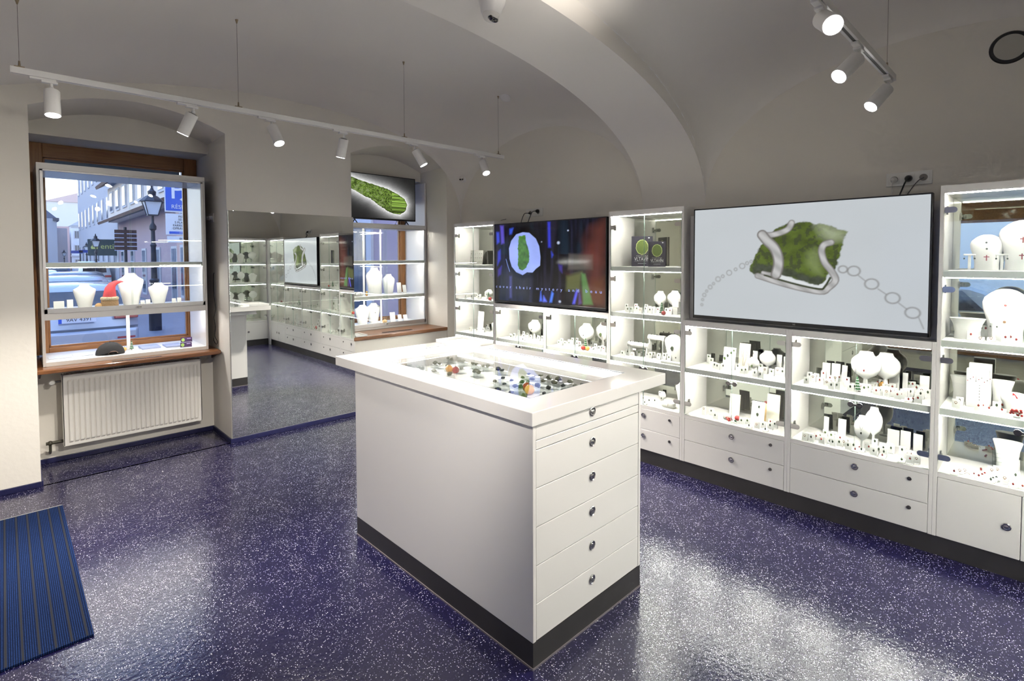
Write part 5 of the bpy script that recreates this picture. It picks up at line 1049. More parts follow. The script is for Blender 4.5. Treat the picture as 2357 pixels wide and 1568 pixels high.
# E cabinet
t = item('charm_board', 'grey square board with rows of tiny charms, top shelf of corner cabinet', 'jewellery display', (3.75, 4.445, z1)); MB().prism([(0, 0), (.006, 0), (.022, .156), (.016, .156)], 0, -.107, .107).build('board', mat('grey_board', (.36, .35, .32), .8), t, local=True, bevel=.001, segs=1)
for r_ in range(3):
    for c_ in range(6): x = -.088 + c_ * .035; z = .03 + r_ * .045; y = z * .1025 - .002; MB().ell((x, y, z), .004, .002, .006, 8, 5).build('charm', gem_m['k'], t, smooth=True, local=True); MB().box(x - .008, x + .008, y - .0002, y + .001, z - .014, z - .012).build('charm_label', mat('grey_ink', (.15, .15, .15), .7), t, local=True)
bust((3.74, 4.22, z2), .12, .10, 'small white bust with a dark pendant, second shelf of corner cabinet', style='stem', chain=('k', .6))
bauble((3.63, 4.078, z2), .019, redb, 'red bauble on the second shelf of the corner cabinet')
tree((3.66, 4.135, z2), .085, 'tiny dark christmas tree left of the red bauble, corner cabinet')
t = easel((3.74, 4.37, z3), .095, .215, .02, 'tall pale board lined with tiny earrings, third shelf of corner cabinet')
m = MB()
for s in (-.04, .012, .04):
    for k in range(11): z = .03 + k * .0165; m.ell((s, z * .093 - .0015, z), .0016, .001, .0022, 6, 4)
m.build('earring', gem_m['r'], t, smooth=True, local=True)['kind'] = 'stuff'
bust((3.74, 4.12, z3), .10, .13, 'small white bust at the right, third shelf of corner cabinet', style='torso')
# the two cabinets only the wall mirror shows
for ci, (cx, cn) in enumerate(((3.14, 'right'), (2.34, 'left'))):
    for zi, (zz, zn) in enumerate(((z1, 'top'), (z2, 'second'), (z3, 'third'))):
        for k, dx in enumerate((-.2, 0., .2)):
            bust((cx + dx, YP - .17, zz), .15 - .02 * (k % 2), .2 - .03 * ((k + zi) % 2), 'white bust, %s of three, %s shelf, %s right-angled cabinet in the mirror' % (ORD[k], zn, cn), rz=PI, style='torso' if (k + zi) % 2 else 'stem', group='busts seen in the wall mirror')

# ------------------------------------------------------------------ island contents
sm_ = {'k': mat('stone_black_green', (.018, .028, .022), .5, var=.5, vscale=90), 'b': mat('stone_blue_grey', (.045, .055, .10), .5, var=.4, vscale=90), 'o': mat('stone_olive', (.10, .105, .06), .5, var=.4, vscale=90), 'l': mat('stone_pale', (.33, .33, .28), .6, var=.3, vscale=60)}
cn = {'k': 'black-green', 'b': 'blue-grey', 'o': 'olive', 'l': 'pale grey'}
ss = sorted(STONES, key=lambda s: s[1] / s[2]); cnt = {}
for i, (c, x, y) in enumerate(ss):
    cnt[c] = cnt.get(c, 0) + 1; near = y < 2.16
    x = max(x, 1.60)
    lab = '%s %s rough stone from the left under the island glass' % (ORD[cnt[c] - 1], cn[c])
    t = thing('rough_stone', lab, 'stone', (x, y, .9465 if near else .944), 0, 'rough stones in the island display'); rr = random.Random(i * 7 + 1); big = 1.0 if near else 1.15
    a = rr.uniform(.011, .016) * big * (1.25 if (near and abs(y - 1.80) < .1) else 1); MB().rock((0, 0, a * .5), a * rr.uniform(.8, 1.25), a * rr.uniform(.7, 1.0), a * rr.uniform(.5, .72), i + 30, 0, 2, .5).build('stone', sm_[c], t, smooth=True, local=True)
    t = thing('acrylic_block', 'clear block under the ' + lab.replace(' rough stone from the left under the island glass', ' stone from the left in the island'), 'acrylic block', (x, y, .918), rr.uniform(-.1, .1), 'clear blocks in the island display')
    MB().box(-.024, .024, -.020, .020, 0, .026 if near else .024).build('block', acryl, t, local=True, bevel=.001, segs=1)
for n, x, y, m_, r in (('gold bauble far left in the island display, touching the pink one', 1.895, 2.497, goldb, .023), ('pinkish red bauble beside the gold one, far left of island display', 1.905, 2.447, redb, .021), ('dark red bauble among the stones at the near end of the island', 1.897, 1.853, redb, .0245), ('bright gold bauble among the stones at the near end of the island', 1.868, 1.806, goldb, .0255)):
    bauble((x, y, .918), r, m_, n, 0)
t = thing('display_tray', 'empty white tray on the far right corner of the island counter', 'tray', (2.265, 2.825, 1.012))
m = MB(); a, b, c, d = 2.155, 2.39, 2.655, 2.99; m.box(a, b, c, d, 1.0125, 1.020); m.box(a, a + .022, c, d, 1.02, 1.036); m.box(b - .022, b, c, d, 1.02, 1.036); m.box(a + .022, b - .022, c, c + .022, 1.02, 1.036); m.box(a + .022, b - .022, d - .022, d, 1.02, 1.036)
m.build('tray', display, t, bevel=.002)
t = thing('display_tray', 'white tray lying on the sill of the right window beside the mirror', 'tray', (2.62, 4.99, .7955))
m = MB(); a, b, c, d = 2.56, 2.685, 4.86 + .06, 5.09; m.box(a, b, c, d, .796, .802); m.box(a, a + .012, c, d, .802, .816); m.box(b - .012, b, c, d, .802, .816); m.box(a + .012, b - .012, c, c + .012, .802, .816); m.box(a + .012, b - .012, d - .012, d, .802, .816); m.build('tray', display, t, bevel=.0015)

# ------------------------------------------------------------------ left window case contents
zc1, zc0 = 1.1985, .8215
bust((.469, 5.45, zc1), .146, .197, 'small white bust left of the red-hatted gnome, seen from behind', rz=PI, style='torso', d=.035, group='busts in the left window case')
bust((.782, 5.50, zc1), .187, .28, 'tall white bust in the middle of the left window case, seen from behind', rz=PI, style='torso', d=.045, group='busts in the left window case')
bust((.972, 5.45, zc1), .15, .193, 'small white bust at the right of the left window case', rz=PI, style='torso', d=.035, group='busts in the left window case')
t = item('gnome_figure', 'gnome with a red pointed hat between the busts in the left window', 'figurine', (.622, 5.38, zc1), 0)
MB().loft([(0, .056, .045, 0), (.02, .060, .05, 0), (.06, .058, .048, 0), (.078, .054, .045, 0)], 24).build('body', mat('gnome_body', (.33, .20, .10), .9, bump=.6, bscale=90), t, smooth=True, local=True)
MB().loft([(.068, .060, .051, 0), (.078, .063, .054, 0), (.088, .060, .051, 0), (.094, .052, .044, 0)], 24).build('hat_brim', mat('gnome_fleece', (.62, .52, .36), .95, bump=.8, bscale=120), t, smooth=True, local=True)
hp = [(0, 0, .088), (.002, 0, .12), (.006, 0, .16), (.020, 0, .19), (.045, 0, .208), (.075, 0, .215), (.094, 0, .213)]; MB().tube(hp, [.046, .043, .036, .026, .017, .009, .003], 20).build('hat', mat('gnome_red', (.55, .05, .06), .85, bump=.4, bscale=150), t, smooth=True, local=True)
MB().ell((-.072, -.005, .022), .026, .024, .024, 16, 10).build('hand', mat('gnome_skin', (.65, .40, .18), .8), t, smooth=True, local=True)
for i, (xa, xb, h) in enumerate(((.275, .339, .072), (.355, .393, .081), (.835, .865, .048), (.872, .905, .053), (1.065, 1.095, .052), (1.105, 1.135, .056))):
    t = item('ring_stand', '%s small white jewellery block from the left, middle shelf of left window case' % ORD[i], 'jewellery display', ((xa + xb) / 2, 5.41, zc1), 0, 'small white blocks in the left window'); w_ = (xb - xa) / 2; MB().prism([(-.008, 0), (.02, 0), (.014, h), (.002, h)], 0, -w_, w_).build('block', display, t, local=True, bevel=.0015, segs=1)
# cap
t = item('baseball_cap', 'black baseball cap lying in the bottom of the left window case', 'cap', (.615, 5.385, zc0), 0); m = MB(); n, k_ = 28, 9; vs = []
for j in range(k_ + 1):
    e = PI / 2 * j / k_; r_ = math.cos(e); zz = .098 * math.sin(e)
    for i in range(n):
        a = 2 * PI * i / n; fr_ = max(0, -math.sin(a)) ** 6; cut = .020 * fr_ * max(0, 1 - j / 2.2); vs.append((math.cos(a) * .098 * r_ * (1 + .02 * math.sin(6 * a)), math.sin(a) * .088 * r_, zz + (cut if j < 3 else 0)))
m.add(vs, [(j * n + i, j * n + (i + 1) % n, (j + 1) * n + (i + 1) % n, (j + 1) * n + i) for j in range(k_) for i in range(n)]); m.ell((0, 0, .098), .006, .006, .004, 8, 5); m.build('crown', blackcap, t, smooth=True, local=True)
m = MB().tube([(math.cos(a) * .030 + .01, -.088 + .006 * abs(math.cos(a)), .012 + math.sin(a) * .018) for a in np.linspace(0, PI, 9)], .003, 6); m.build('back_strap', mat('cap_lining', (.35, .22, .17), .7), t, smooth=True, local=True)
m = MB(); n = 14; q = []
for rr_, zz in ((.086, .012), (.13, .006), (.155, .002)):
    for i in range(n): a = PI * .12 + PI * .76 * i / (n - 1); q.append((math.cos(a) * .088 * (1 + (rr_ - .086) * 1.2), math.sin(a) * rr_, zz + .006 * math.sin(a)))
m.add(q, [(j * n + i, j * n + i + 1, (j + 1) * n + i + 1, (j + 1) * n + i) for j in range(2) for i in range(n - 1)]); v = m.build('visor', blackcap, t, smooth=True, local=True); md = v.modifiers.new('s', 'SOLIDIFY'); md.thickness = .003
tree((.775, 5.49, zc0), .075, 'tiny white-green christmas tree beside the post in the left window', 0, mat('tree_pot', (.10, .06, .04), .6))
bauble((.722, 5.47, zc0), .016, mat('amber_ball', (.85, .48, .16), .5), 'amber ball between the cap and the tiny tree', 0)
def flat(x0, x1, y0, y1, h, m_, name, label, cat, sk=0., edge=None):
    t = thing(name, label, cat, ((x0 + x1) / 2, (y0 + y1) / 2, zc0)); m = MB().box(x0, x1, y0, y1, zc0, zc0 + h); m.v = [(v[0] + (v[1] - y0) * sk, v[1], v[2]) for v in m.v]
    m.build('sheets' if edge else 'sheet', m_, t, bevel=.0008, segs=1); return t
pb = mat('pale_blue_cover', (.36, .42, .62), .35); pw = mat('pale_paper', (.72, .76, .80), .4)
flat(.235, .372, 5.40, 5.55, .003, pw, 'leaflet', 'pale leaflet at the far left of the left window case floor', 'leaflet'); flat(.385, .51, 5.42, 5.56, .003, pw, 'leaflet', 'pale leaflet just left of the black cap', 'leaflet')
flat(.838, .975, 5.42, 5.60, .014, pb, 'booklet', 'pale blue booklet right of the tiny tree in the left window', 'booklet', .0, 1); flat(1.01, 1.135, 5.38, 5.56, .014, pb, 'booklet', 'pale blue booklet behind the purple cards', 'booklet', .0, 1)
pc = mat('purple_card', (.05, .02, .09), .3, var=.8, vscale=30)
for i, (z0_, z1_, y, lab) in enumerate(((0, .040, 5.315, 'dark purple card with a green motif, the lower of two in the left window'), (.042, .082, 5.335, 'dark purple card with a green motif, the upper of two in the left window'))):
    t = item('printed_card', lab, 'card', (1.142 + .008 * i, y, zc0), -.12); MB().prism([(0, z0_), (.0015, z0_), (.016, z1_), (.0145, z1_)], 0, -.042, .045).build('card', pc, t, local=True)
    m = MB(); m.add([(-.024 + math.cos(a) * .013, .0068 + math.sin(a) * .0052, z0_ + .02 + math.sin(a) * .0145) for a in np.linspace(0, 2 * PI, 18)[:-1]], [tuple(range(17))]); m.v = [(v[0], v[1] - .0006, v[2]) for v in m.v]; m.build('leaf_motif', mat('leaf_print', (.35, .55, .12), .4, var=.6, vscale=120), t, local=True)
    m = MB().add([(.006, .0085, z0_ + .026), (.036, .0085, z0_ + .026), (.036, .0105, z0_ + .031), (.006, .0105, z0_ + .031)], [(0, 1, 2, 3)]); m.build('print_line', mat('lilac_print', (.5, .4, .7), .5), t, local=True)
# ------------------------------------------------------------------ right window case contents
q2, q3 = 1.1715, .8335
def BW(x, y, z, w_, h, lab, st='hour', ch=None): return bust((x, y, z), w_, h, lab, rz=0, style=st, chain=ch, d=w_ * .22, group='busts in the right window case')
BW(3.125, 5.55, q2, .205, .318, 'big white bust, middle tier of the right window case'); BW(3.345, 5.60, q2, .165, .236, 'smaller white bust beside the big one, middle tier, right window')
BW(2.985, 5.58, q3, .185, .225, 'white bust at the left, bottom tier of the right window case', 'torso'); BW(3.15, 5.62, q3, .185, .235, 'white bust overlapping another, bottom tier of the right window case', 'torso', ('k', .5))
BW(2.72, 5.60, q2, .17, .25, 'white bust with a long necklace, far left of the middle tier', 'hour', ('k', .7))
pillow((2.872, 5.44, q2), .085, .05, .05, 'small white cushion left of the big bust, right window', 0)
t = item('teddy_ornament', 'tiny beige bear ornament in front of the big bust, right window', 'ornament', (2.955, 5.42, q2), 0); m = MB().ell((0, 0, .018), .015, .013, .018); m.ell((0, -.003, .043), .012, .011, .011); m.ell((-.009, 0, .053), .004, .003, .004); m.ell((.009, 0, .053), .004, .003, .004); m.build('body', goldb, t, smooth=True, local=True); MB().ell((.012, -.01, .03), .008, .006, .012).build('scarf', mat('teal_felt', (.05, .35, .40), .7), t, smooth=True, local=True)
bauble((3.172, 5.405, q3), .028, mat('peach_ball', (.85, .52, .25), .5), 'peach-coloured ball in the bottom tier of the right window', 0)
for i, (x, y, z, w_, h) in enumerate(((3.475, 5.56, q2, .06, .13), (3.525, 5.52, q2, .05, .10), (3.355, 5.52, q3, .07, .115), (3.43, 5.48, q3, .05, .085), (3.52, 5.50, q3, .055, .075), (2.83, 5.45, q2, .05, .05))):
    easel((x, y, z), w_, h, .02, '%s white easel card in the %s tier of the right window case' % (['left', 'right', 'left', 'middle', 'right', 'leftmost low'][i], 'middle' if z == q2 else 'bottom'), rz=0)
# ------------------------------------------------------------------ the street outside
GZ = -.30
def cobbles():
    m = mat('cobblestones', (.20, .22, .26), .45); nt = m.node_tree; b = nt.nodes['Principled BSDF']; L = nt.links.new
    tc = nt.nodes.new('ShaderNodeTexCoord'); v = nt.nodes.new('ShaderNodeTexVoronoi'); v.inputs['Scale'].default_value = 9; v.feature = 'DISTANCE_TO_EDGE'
    r = nt.nodes.new('ShaderNodeValToRGB'); r.color_ramp.elements[0].color = (.05, .055, .07, 1); r.color_ramp.elements[1].color = (.24, .26, .30, 1); r.color_ramp.elements[1].position = .12
    bp = nt.nodes.new('ShaderNodeBump'); bp.inputs['Strength'].default_value = .7; bp.inputs['Distance'].default_value = .02
    L(tc.outputs['Object'], v.inputs['Vector']); L(v.outputs['Distance'], r.inputs[0]); L(r.outputs[0], b.inputs['Base Color']); L(v.outputs['Distance'], bp.inputs['Height']); L(bp.outputs['Normal'], b.inputs['Normal']); return m
cob = cobbles()
o = struct(MB().add([(-60, 6.1, GZ), (60, 6.1, GZ), (60, 190, GZ), (-60, 190, GZ)], [(0, 1, 2, 3)]).build('street_ground', cob))
struct(MB().add([(-40, -30, GZ), (-1.75, -30, GZ), (-1.75, 6.1, GZ), (-40, 6.1, GZ)], [(0, 1, 2, 3)]).build('street_ground', cob))
kerb = struct(MB().box(2.1, 4.6, 6.1, 60, GZ, GZ + .06).build('street_pavement', mat('street_paving', (.22, .25, .30), .5, bump=.4, bscale=6, var=.15, vscale=3)))
wg = mat('street_window_glass', (.05, .08, .13), .1, coat=.5); stn = mat('street_stone_trim', (.55, .56, .60), .7)
def facade(name, label, x0, x1, y0, y1, zt, wall, rows, face='x', roof=None, over=0., trim=True, wh=1.25, ww=.85, zfirst=1.2, pitch=2.9, wmat=None, sp=2.2):
    """a house block; its windows sit on the -y face ('y') and/or the street-facing x side ('x' at x0, 'X' at x1)"""
    t = thing(name, label, 'building', ((x0 + x1) / 2, (y0 + y1) / 2, GZ)); MB().box(x0, x1, y0, y1, GZ, zt).build('wall', wall, t)
    if roof: m = MB().prism([(x0 - over, zt), (x1 + over, zt), ((x0 + x1) / 2, zt + roof[0])], 1, y0 - .2, y1 + .2); m.build('roof', roof[1], t)
    c = 0
    for r_ in range(rows):
        z0 = zfirst + r_ * pitch
        if 'y' in face:
            n = max(1, int((x1 - x0) / (sp * .75)))
            for k in range(n):
                if c > 60: break
                xc = x0 + (x1 - x0) * (k + .5) / n; f_ = MB().box(xc - ww / 2, xc + ww / 2, y0 - .04, y0 + .02, z0, z0 + wh).build('window', stn, t); MB().box(xc - ww * .36, xc - .03, y0 - .05, y0 - .041, z0 + .1, z0 + wh - .1).box(xc + .03, xc + ww * .36, y0 - .05, y0 - .041, z0 + .1, z0 + wh - .1).build('pane', wmat or wg, f_); c += 1
        for fx in ('x', 'X'):
            if fx in face:
                xx, s = (x0, -1) if fx == 'x' else (x1, 1); n = max(1, int((y1 - y0) / sp))
                for k in range(n):
                    if c > 60: break
                    yc = y0 + (y1 - y0) * (k + .5) / n; f_ = MB().box(xx, xx + s * .05, yc - ww / 2, yc + ww / 2, z0, z0 + wh).build('window', stn, t); MB().box(xx + s * .051, xx + s * .06, yc - ww * .36, yc - .03, z0 + .1, z0 + wh - .1).box(xx + s * .051, xx + s * .06, yc + .03, yc + ww * .36, z0 + .1, z0 + wh - .1).build('pane', wmat or wg, f_); c += 1
    return t
lil = mat('lilac_render', (.42, .33, .38), .8, var=.12, vscale=.8); pk = mat('pink_render', (.58, .40, .36), .8, var=.1, vscale=.6); cr_ = mat('cream_render', (.72, .66, .60), .8, var=.08, vscale=.5)
wl = mat('white_render', (.74, .78, .84), .8, var=.06, vscale=.4); gy = mat('grey_render', (.46, .47, .52), .8, var=.1, vscale=.4); rd = mat('red_brick_render', (.60, .42, .40), .8); dkroof = mat('dark_roof', (.13, .12, .14), .7); brown = mat('brown_timber', (.12, .07, .055), .7)
facade('street_house', 'lilac-grey house close across the right window', 4.6, 9, 6.6, 15.5, 9, lil, 2, 'x', wh=1.7, ww=1.3, zfirst=.6, pitch=2.9, sp=3.2)
facade('street_house', 'pink ground-floor house behind the parking sign', 4.62, 9, 15.6, 22.5, 9.5, pk, 2, 'x', wh=1.9, ww=.9, zfirst=.2, pitch=3.0)
h = facade('street_house', 'old half-timbered house with jettied upper floors along the street', 4.9, 9, 22.6, 38, 3.7, lil, 1, 'x', wh=2.2, ww=1.0, zfirst=-.1, sp=2.6)
MB().box(4.45, 9, 22.6, 38, 3.7, 5.6).build('upper_floor', cr_, h); MB().box(4.25, 9, 22.6, 37.8, 5.75, 8.6).build('top_floor', wl, h)
MB().prism([(3.95, 5.55), (4.5, 5.9), (4.5, 6.1), (3.9, 5.7)], 1, 22.4, 38.2).build('eaves', brown, h); MB().prism([(4.0, 3.55), (4.6, 3.85), (4.6, 4.0), (3.95, 3.68)], 1, 22.4, 38.2).build('eaves', brown, h)
for k in range(14): y = 23.2 + k * 1.08; MB().box(4.19, 4.26, y, y + .16, 5.76, 8.5).build('timber_post', brown, h)
for k in range(7): y = 23.2 + k * 2.1; f_ = MB().box(4.40, 4.45, y, y + 1.1, 4.15, 5.3).build('window', stn, h); MB().box(4.38, 4.40, y + .12, y + .98, 4.25, 5.2).build('pane', wg, f_)
facade('street_house', 'brownish ground floor with dark doors further along on the right', 4.9, 9, 38.2, 60, 9, gy, 3, 'x', wh=1.5)
tw = facade('street_house', 'narrow red-and-white corner house in the middle distance', 7.6, 9.4, 75, 84, 10.6, rd, 4, 'yx', (1.2, dkroof), wh=1.5, ww=.42, sp=.9, pitch=2.4)
for z in (1.4, 3.8, 6.2, 8.6, 10.4): MB().box(7.45, 9.55, 74.85, 75, z - .35, z - .1).build('cornice', wl, tw)
c3 = facade('street_house', 'white-blue three-storey house closing the street', 8.0, 12.4, 110, 122, 6.9, wl, 3, 'y', (1.7, mat('pale_roof', (.5, .53, .58), .7)), over=.2, wh=1.3, ww=.7, sp=1.9, zfirst=.3, pitch=2.3)
MB().box(7.9, 12.5, 109.8, 110, 2.0, 2.2).build('cornice', stn, c3); MB().box(7.9, 12.5, 109.8, 110, 6.75, 6.95).build('cornice', stn, c3)
facade('street_house', 'pale house with a reddish roof far behind the white one', 6.6, 20, 150, 160, 14, mat('pale_far_render', (.80, .77, .74), .9), 3, 'y', (2.5, mat('far_red_roof', (.72, .55, .50), .9)), sp=4)
g1 = facade('street_house', 'plain grey gabled house at the left of the street', -6, 3.45, 60, 66, 5.1, gy, 1, 'X', None, wh=1.2); MB().prism([(-6, 5.1), (3.5, 5.1), (2.3, 6.3), (-6, 7.2)], 1, 60, 66).build('roof', mat('slate_roof', (.16, .18, .25), .7), g1)
MB().box(3.2, 3.6, 59.8, 66, 4.9, 5.15).build('eaves', dkroof, g1)
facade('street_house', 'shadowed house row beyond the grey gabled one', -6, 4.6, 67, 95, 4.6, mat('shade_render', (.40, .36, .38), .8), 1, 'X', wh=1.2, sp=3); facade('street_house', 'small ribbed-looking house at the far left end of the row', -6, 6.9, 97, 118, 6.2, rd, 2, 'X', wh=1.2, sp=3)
facade('street_house', 'white house across the street beside the shop door', -9, -6.2, -12, 16, 7, wl, 2, 'X', wh=1.5, sp=3.)
# lantern posts
def street_lamp(x, y, H, label, gz=GZ):
    t = thing('street_lamp', label, 'street lamp', (x, y, gz)); iron = mat('cast_iron', (.02, .025, .04), .45); k = H / 3.85
    prof = [(.17, 0), (.17, .04), (.14, .05), (.14, .55), (.16, .58), (.12, .64), (.12, .70), (.14, .72), (.10, .80), (.085, 1.30), (.11, 1.33), (.11, 1.36), (.07, 1.40), (.055, 2.2), (.075, 2.25), (.05, 2.30), (.045, 2.62), (.08, 2.66), (.08, 2.74), (.03, 2.82), (.03, 3.0)]
    MB().lathe((x, y, gz), [(r * k, z * k) for r, z in prof], 16).build('post', iron, t, smooth=True)
    z0, z1 = gz + 3.02 * k, gz + 3.36 * k; a, b = .11 * k, .19 * k; m = MB(); m.box(x - a, x + a, y - a, y + a, z0 - .02, z0 + .01)
    for sx in (-1, 1):
        for sy in (-1, 1): m.tube([(x + sx * a, y + sy * a, z0), (x + sx * b, y + sy * b, z1)], .012 * k, 6)
    m.lathe((x, y, z1), [(b * 1.45, 0), (b * 1.35, .03 * k), (b * .7, .14 * k), (b * .45, .16 * k), (b * .5, .26 * k), (b * .25, .30 * k), (.02, .36 * k), (.025, .40 * k), (.004, .44 * k)], 8); m.build('lantern_frame', iron, t)
    m = MB(); q = .9; vs = [(x + sx * a * q, y + sy * a * q, z0 + .01) for sx, sy in ((-1, -1), (1, -1), (1, 1), (-1, 1))] + [(x + sx * b * q, y + sy * b * q, z1 - .01) for sx, sy in ((-1, -1), (1, -1), (1, 1), (-1, 1))]
    m.add(vs, [(0, 1, 5, 4), (1, 2, 6, 5), (2, 3, 7, 6), (3, 0, 4, 7)]); m.build('lantern_glass', mat('milky_glass', (.75, .80, .86), .3), t); return t
street_lamp(2.79, 16.1, 3.85, 'tall black lantern post closest to the window'); street_lamp(3.33, 33, 3.2, 'second black lantern post further down the street'); street_lamp(4.5, 50, 3.2, 'third, smaller lantern post by the blue street sign'); street_lamp(1.15, 27, 2.1, 'faint pale lantern at the far left of the street') if False else None
street_lamp(4.0, 62, 2.8, 'tiny lantern post before the white-blue house')
t = thing('street_name_sign', 'small blue street name sign in the distance', 'sign', (4.5, 49.8, 2.1)); MB().box(3.45, 4.1, 47.86, 47.9, 2.0, 2.2).box(3.9, 4.5, 47.86, 47.9, 2.05, 2.25).build('plate', mat('sign_blue', (.01, .05, .30), .4), t); MB().cyl((3.95, 47.9, GZ), (3.95, 47.9, 2.25), .04).build('pole', MATS['cast_iron'], t)
t = thing('direction_sign', 'brown board of five direction signs on a dark pole', 'sign', (3.3, 24, GZ)); MB().cyl((3.3, 24.05, GZ), (3.3, 24.05, 2.78), .05).build('pole', MATS['cast_iron'], t)
bs = mat('sign_brown', (.05, .022, .025), .5); wt_ = mat('sign_pale', (.5, .58, .8), .5)
for k in range(5): z = 1.93 + k * .155; p = MB().box(2.97, 3.64, 23.97, 24.0, z, z + .125).build('sign_board', bs, t); MB().box(2.96, 3.25, 23.975, 23.995, z - .028, z - .003).box(3.34, 3.65, 23.975, 23.995, z - .028, z - .003).build('edge_strip', wt_, p)
t = thing('parking_sign', 'blue parking sign with two white plates below it', 'sign', (2.70, 12.8, GZ)); MB().cyl((2.78, 12.85, GZ), (2.78, 12.85, 3.4), .03).build('pole', mat('zinc_pole', (.4, .42, .45), .4, metal=.6), t)
sb = mat('sign_bright_blue', (.012, .10, .62), .4); sw = mat('sign_white', (.78, .80, .84), .4); kk = mat('sign_black', (.02, .02, .03), .5)
MB().box(2.43, 3.03, 12.79, 12.80, 2.57, 3.30).build('sign_rim', sw, t, bevel=.01); p = MB().box(2.45, 3.01, 12.78, 12.789, 2.60, 3.28).build('sign_face', sb, t, bevel=.01)
place(text_mb('P', .56, .001), Matrix.Translation((2.66, 12.775, 3.02))).build('letter', sw, p); place(text_mb('RÉSERVÉ', .115, .001), Matrix.Translation((2.76, 12.775, 2.68))).build('lettering', sw, p); MB().prism([(2.70, 2.84), (2.76, 2.79), (2.76, 2.82), (2.95, 2.82), (2.95, 2.86), (2.76, 2.86), (2.76, 2.89)], 1, 12.773, 12.777).build('arrow', sw, p)
p = MB().box(2.44, 3.04, 12.79, 12.80, 2.10, 2.54).build('info_plate', sw, t, bevel=.01)
for k, s in enumerate(('PO-NE', '00-24 h', 'S PLATNÝM', 'PARKOVACÍM', 'OPRÁVNĚNÍM')): place(text_mb(s, .062, .001), Matrix.Translation((2.76, 12.785, 2.48 - k * .062))).build('lettering', kk, p)
q = MB().box(2.50, 3.0, 12.785, 12.789, 2.12, 2.17).build('blue_bar', sb, p); place(text_mb('OBLAST', .045, .001), Matrix.Translation((2.76, 12.78, 2.145))).build('lettering', sw, p)
p = MB().box(2.46, 3.04, 12.79, 12.80, 1.94, 2.07).build('number_plate', sw, t, bevel=.01); place(text_mb('P1-0', .09, .001), Matrix.Translation((2.76, 12.785, 2.005))).build('lettering', kk, p)
t = thing('shop_sign', 'dark green shop board with yellow lettering down the street', 'sign', (4.2, 38.9, 1.9)); p = MB().box(3.55, 5.05, 38.8, 38.9, 1.80, 2.75).build('board', mat('sign_green', (.02, .06, .08), .5), t)
place(text_mb('enti', .42, .002), Matrix.Translation((4.45, 38.79, 2.33))).build('lettering', mat('sign_yellow', (.55, .62, .20), .5), p); MB().lathe((3.85, 38.78, 2.18), [(.14, 0), (.17, .1), (.08, .26), (.10, .3), (.02, .4)], 12, 1, .1).build('figure_mark', MATS['sign_yellow'], p)
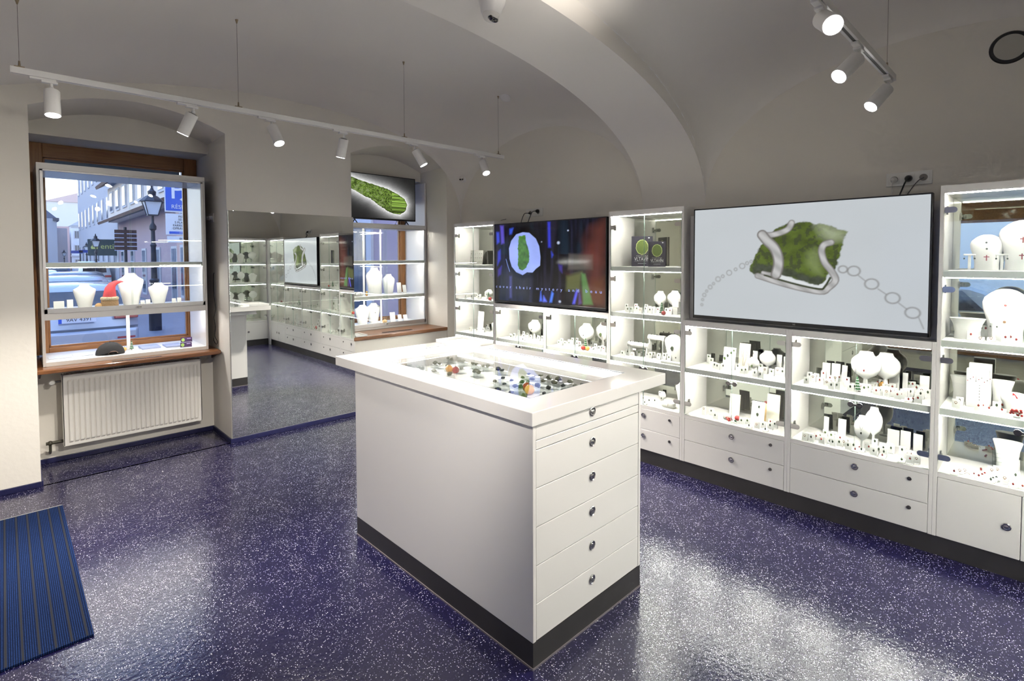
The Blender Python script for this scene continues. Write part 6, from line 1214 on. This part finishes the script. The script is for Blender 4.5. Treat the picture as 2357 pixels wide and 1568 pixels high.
# cars
def car(x, y, label, color, w=1.78, L=4.5, H=1.45, van=False, plate=None, gz=GZ):
    """rear towards -y at y; body, glasshouse, lights, wheels"""
    t = thing('parked_car', label, 'car', (x, y + L / 2, gz), 0, 'cars parked along the street'); a = w / 2
    body = mat('car_paint_' + color[0], color[1], .22, metal=.3, coat=1); dk = mat('car_glass', (.015, .02, .035), .08, coat=1)
    if van: side = [(0, .35), (.02, 1.0), (.12, H - .12), (.3, H), (L * .72, H), (L * .82, H - .05), (L * .93, .95), (L, .80), (L, .35)]
    else: side = [(.03, .30), (.0, .45), (.04, .62), (.0, .66), (.06, .92), (.16, 1.0), (.42, H - .10), (.60, H - .03), (1.2, H), (2.2, H - .02), (2.7, H - .09), (3.4, .98), (4.2, .84), (L, .66), (L, .32)]
    xs = [(-a, .94), (-a * .97, .98), (-a * .80, 1.0), (0, 1.006), (a * .80, 1.0), (a * .97, .98), (a, .94)]; vs = []; n = len(side); m = MB()
    for px, k in xs:
        for sy, sz in side:
            zz = sz; tum = max(0, (sz - .95) / (H - .95)) if sz > .95 else 0
            yy = sy + (abs(px) / a) ** 4 * (.10 if sy < 1 else -.10); vs.append((x + px * (1 - .17 * tum), y + yy, gz + (zz * k if zz > .9 else zz)))
    m.add(vs, [(i * n + j, (i + 1) * n + j, (i + 1) * n + j + 1, i * n + j + 1) for i in range(len(xs) - 1) for j in range(n - 1)]); m.add([vs[j] for j in range(n)] , [tuple(range(n))]); m.add([vs[(len(xs) - 1) * n + j] for j in range(n)], [tuple(range(n))]); m.build('body', body, t, smooth=True)
    g = MB()
    if not van:
        zb, zt = gz + 1.0, gz + H - .13; g.add([(x - a * .80, y + .13, zb), (x + a * .80, y + .13, zb), (x + a * .70, y + .385, zt), (x - a * .70, y + .385, zt)], [(0, 1, 2, 3)])
        for s in (-1, 1): g.add([(x + s * (a * 1.005), y + .5, zb), (x + s * (a * 1.005), y + 3.1, zb), (x + s * a * .875, y + 2.6, zt), (x + s * a * .875, y + .8, zt)], [(0, 1, 2, 3)])
    else: g.add([(x - a * .7, y - .02, gz + 1.1), (x + a * .7, y - .02, gz + 1.1), (x + a * .66, y + .07, gz + H - .2), (x - a * .66, y + .07, gz + H - .2)], [(0, 1, 2, 3)])
    g.v = [(v[0], v[1] - .012, v[2]) for v in g.v]; g.build('glazing', dk, t)
    m = MB().box(x - a * .99, x + a * .99, y - .05, y + .12, gz + .32, gz + .62); m.build('bumper', body, t, bevel=.05, segs=3); MB().box(x - a * .9, x + a * .9, y - .055, y, gz + .24, gz + .34).build('bumper_lower', black, t, bevel=.02)
    for s in (-1, 1): MB().box(x + s * a * .58, x + s * a * .99, y - .012, y + .1, gz + .80, gz + .93).build('tail_light', mat('tail_red', (.35, .01, .02), .2, coat=1), t, bevel=.02); MB().box(x + s * a * .62, x + s * a * .92, y - .057, y - .04, gz + .44, gz + .475).build('reflector', MATS['tail_red'], t)
    for s in (-1, 1):
        for yy in (.75, L - .85): MB().cyl((x + s * (a - .2), y + yy, gz + .31), (x + s * (a + .01), y + yy, gz + .31), .31, n=22).build('wheel', black, t, smooth=True)
    if plate:
        p = MB().box(x - .26, x + .26, y - .07, y - .05, gz + .78, gz + .89).build('number_plate', sw, t); p.data.materials[0] = sw; place(text_mb(plate, .088, .001), Matrix.Translation((x + .02, y - .073, gz + .835))).build('lettering', kk, p); MB().box(x - .26, x - .215, y - .072, y - .07, gz + .78, gz + .89).build('blue_band', sb, p)
    return t
CS = ('silver', (.42, .46, .52)); CW = ('white', (.75, .78, .80)); CB = ('blue', (.06, .10, .25)); CR = ('red', (.30, .02, .03)); CG = ('grey', (.12, .14, .18))
c = car(.92, 12.0, 'silver estate car parked nearest the left window', CS, w=1.80, H=1.44, plate='9AV 4391')
car(1.30, 17.6, 'silver car parked second from the window', CS); car(1.85, 23.2, 'dark car parked third from the window', CG); car(.9, 28.6, 'white car parked fourth from the window', CW); car(1.0, 38, 'red car parked far down the row', CR); car(4.05, 40, 'small blue car further down the street', CB) if False else car(3.0, 54, 'small blue car further down the street', CB)
car(3.15, 29.5 + 7, 'white delivery van beyond the parked cars', CW, w=1.7, H=1.95, van=True) if False else car(3.9, 39.5, 'white delivery van driving beyond the lantern', CW, w=1.6, H=1.75, van=True)
car(-4.6, .3, 'silver car outside the street window, seen only in the cabinet mirror', CS)

# ------------------------------------------------------------------ daylight, render settings
w = bpy.data.worlds.new('dusk_sky'); SC.world = w; w.use_nodes = True; nt = w.node_tree; bg = nt.nodes['Background']; tc = nt.nodes.new('ShaderNodeTexCoord'); sp = nt.nodes.new('ShaderNodeSeparateXYZ'); r = nt.nodes.new('ShaderNodeValToRGB')
nt.links.new(tc.outputs['Generated'], sp.inputs[0]); nt.links.new(sp.outputs['Z'], r.inputs[0]); nt.links.new(r.outputs[0], bg.inputs['Color'])
r.color_ramp.elements[0].color = (1, .93, .86, 1); r.color_ramp.elements[0].position = .0; r.color_ramp.elements[1].color = (.34, .52, 1., 1); r.color_ramp.elements[1].position = .55
e = r.color_ramp.elements.new(.14); e.color = (.80, .90, 1, 1); bg.inputs['Strength'].default_value = 3.0
SC.view_settings.view_transform = 'Standard'; SC.view_settings.look = 'None'; SC.view_settings.gamma = 1; SC.view_settings.exposure = 0; SC.view_settings.use_curve_mapping = False
cy = SC.cycles; cy.max_bounces = 7; cy.diffuse_bounces = 3; cy.glossy_bounces = 5; cy.transparent_max_bounces = 12; cy.transmission_bounces = 6; cy.sample_clamp_indirect = 6; cy.caustics_reflective = False; cy.caustics_refractive = False
cy.use_adaptive_sampling = True; cy.adaptive_threshold = .1; cy.adaptive_min_samples = 16; cy.use_denoising = True; cy.use_light_tree = True
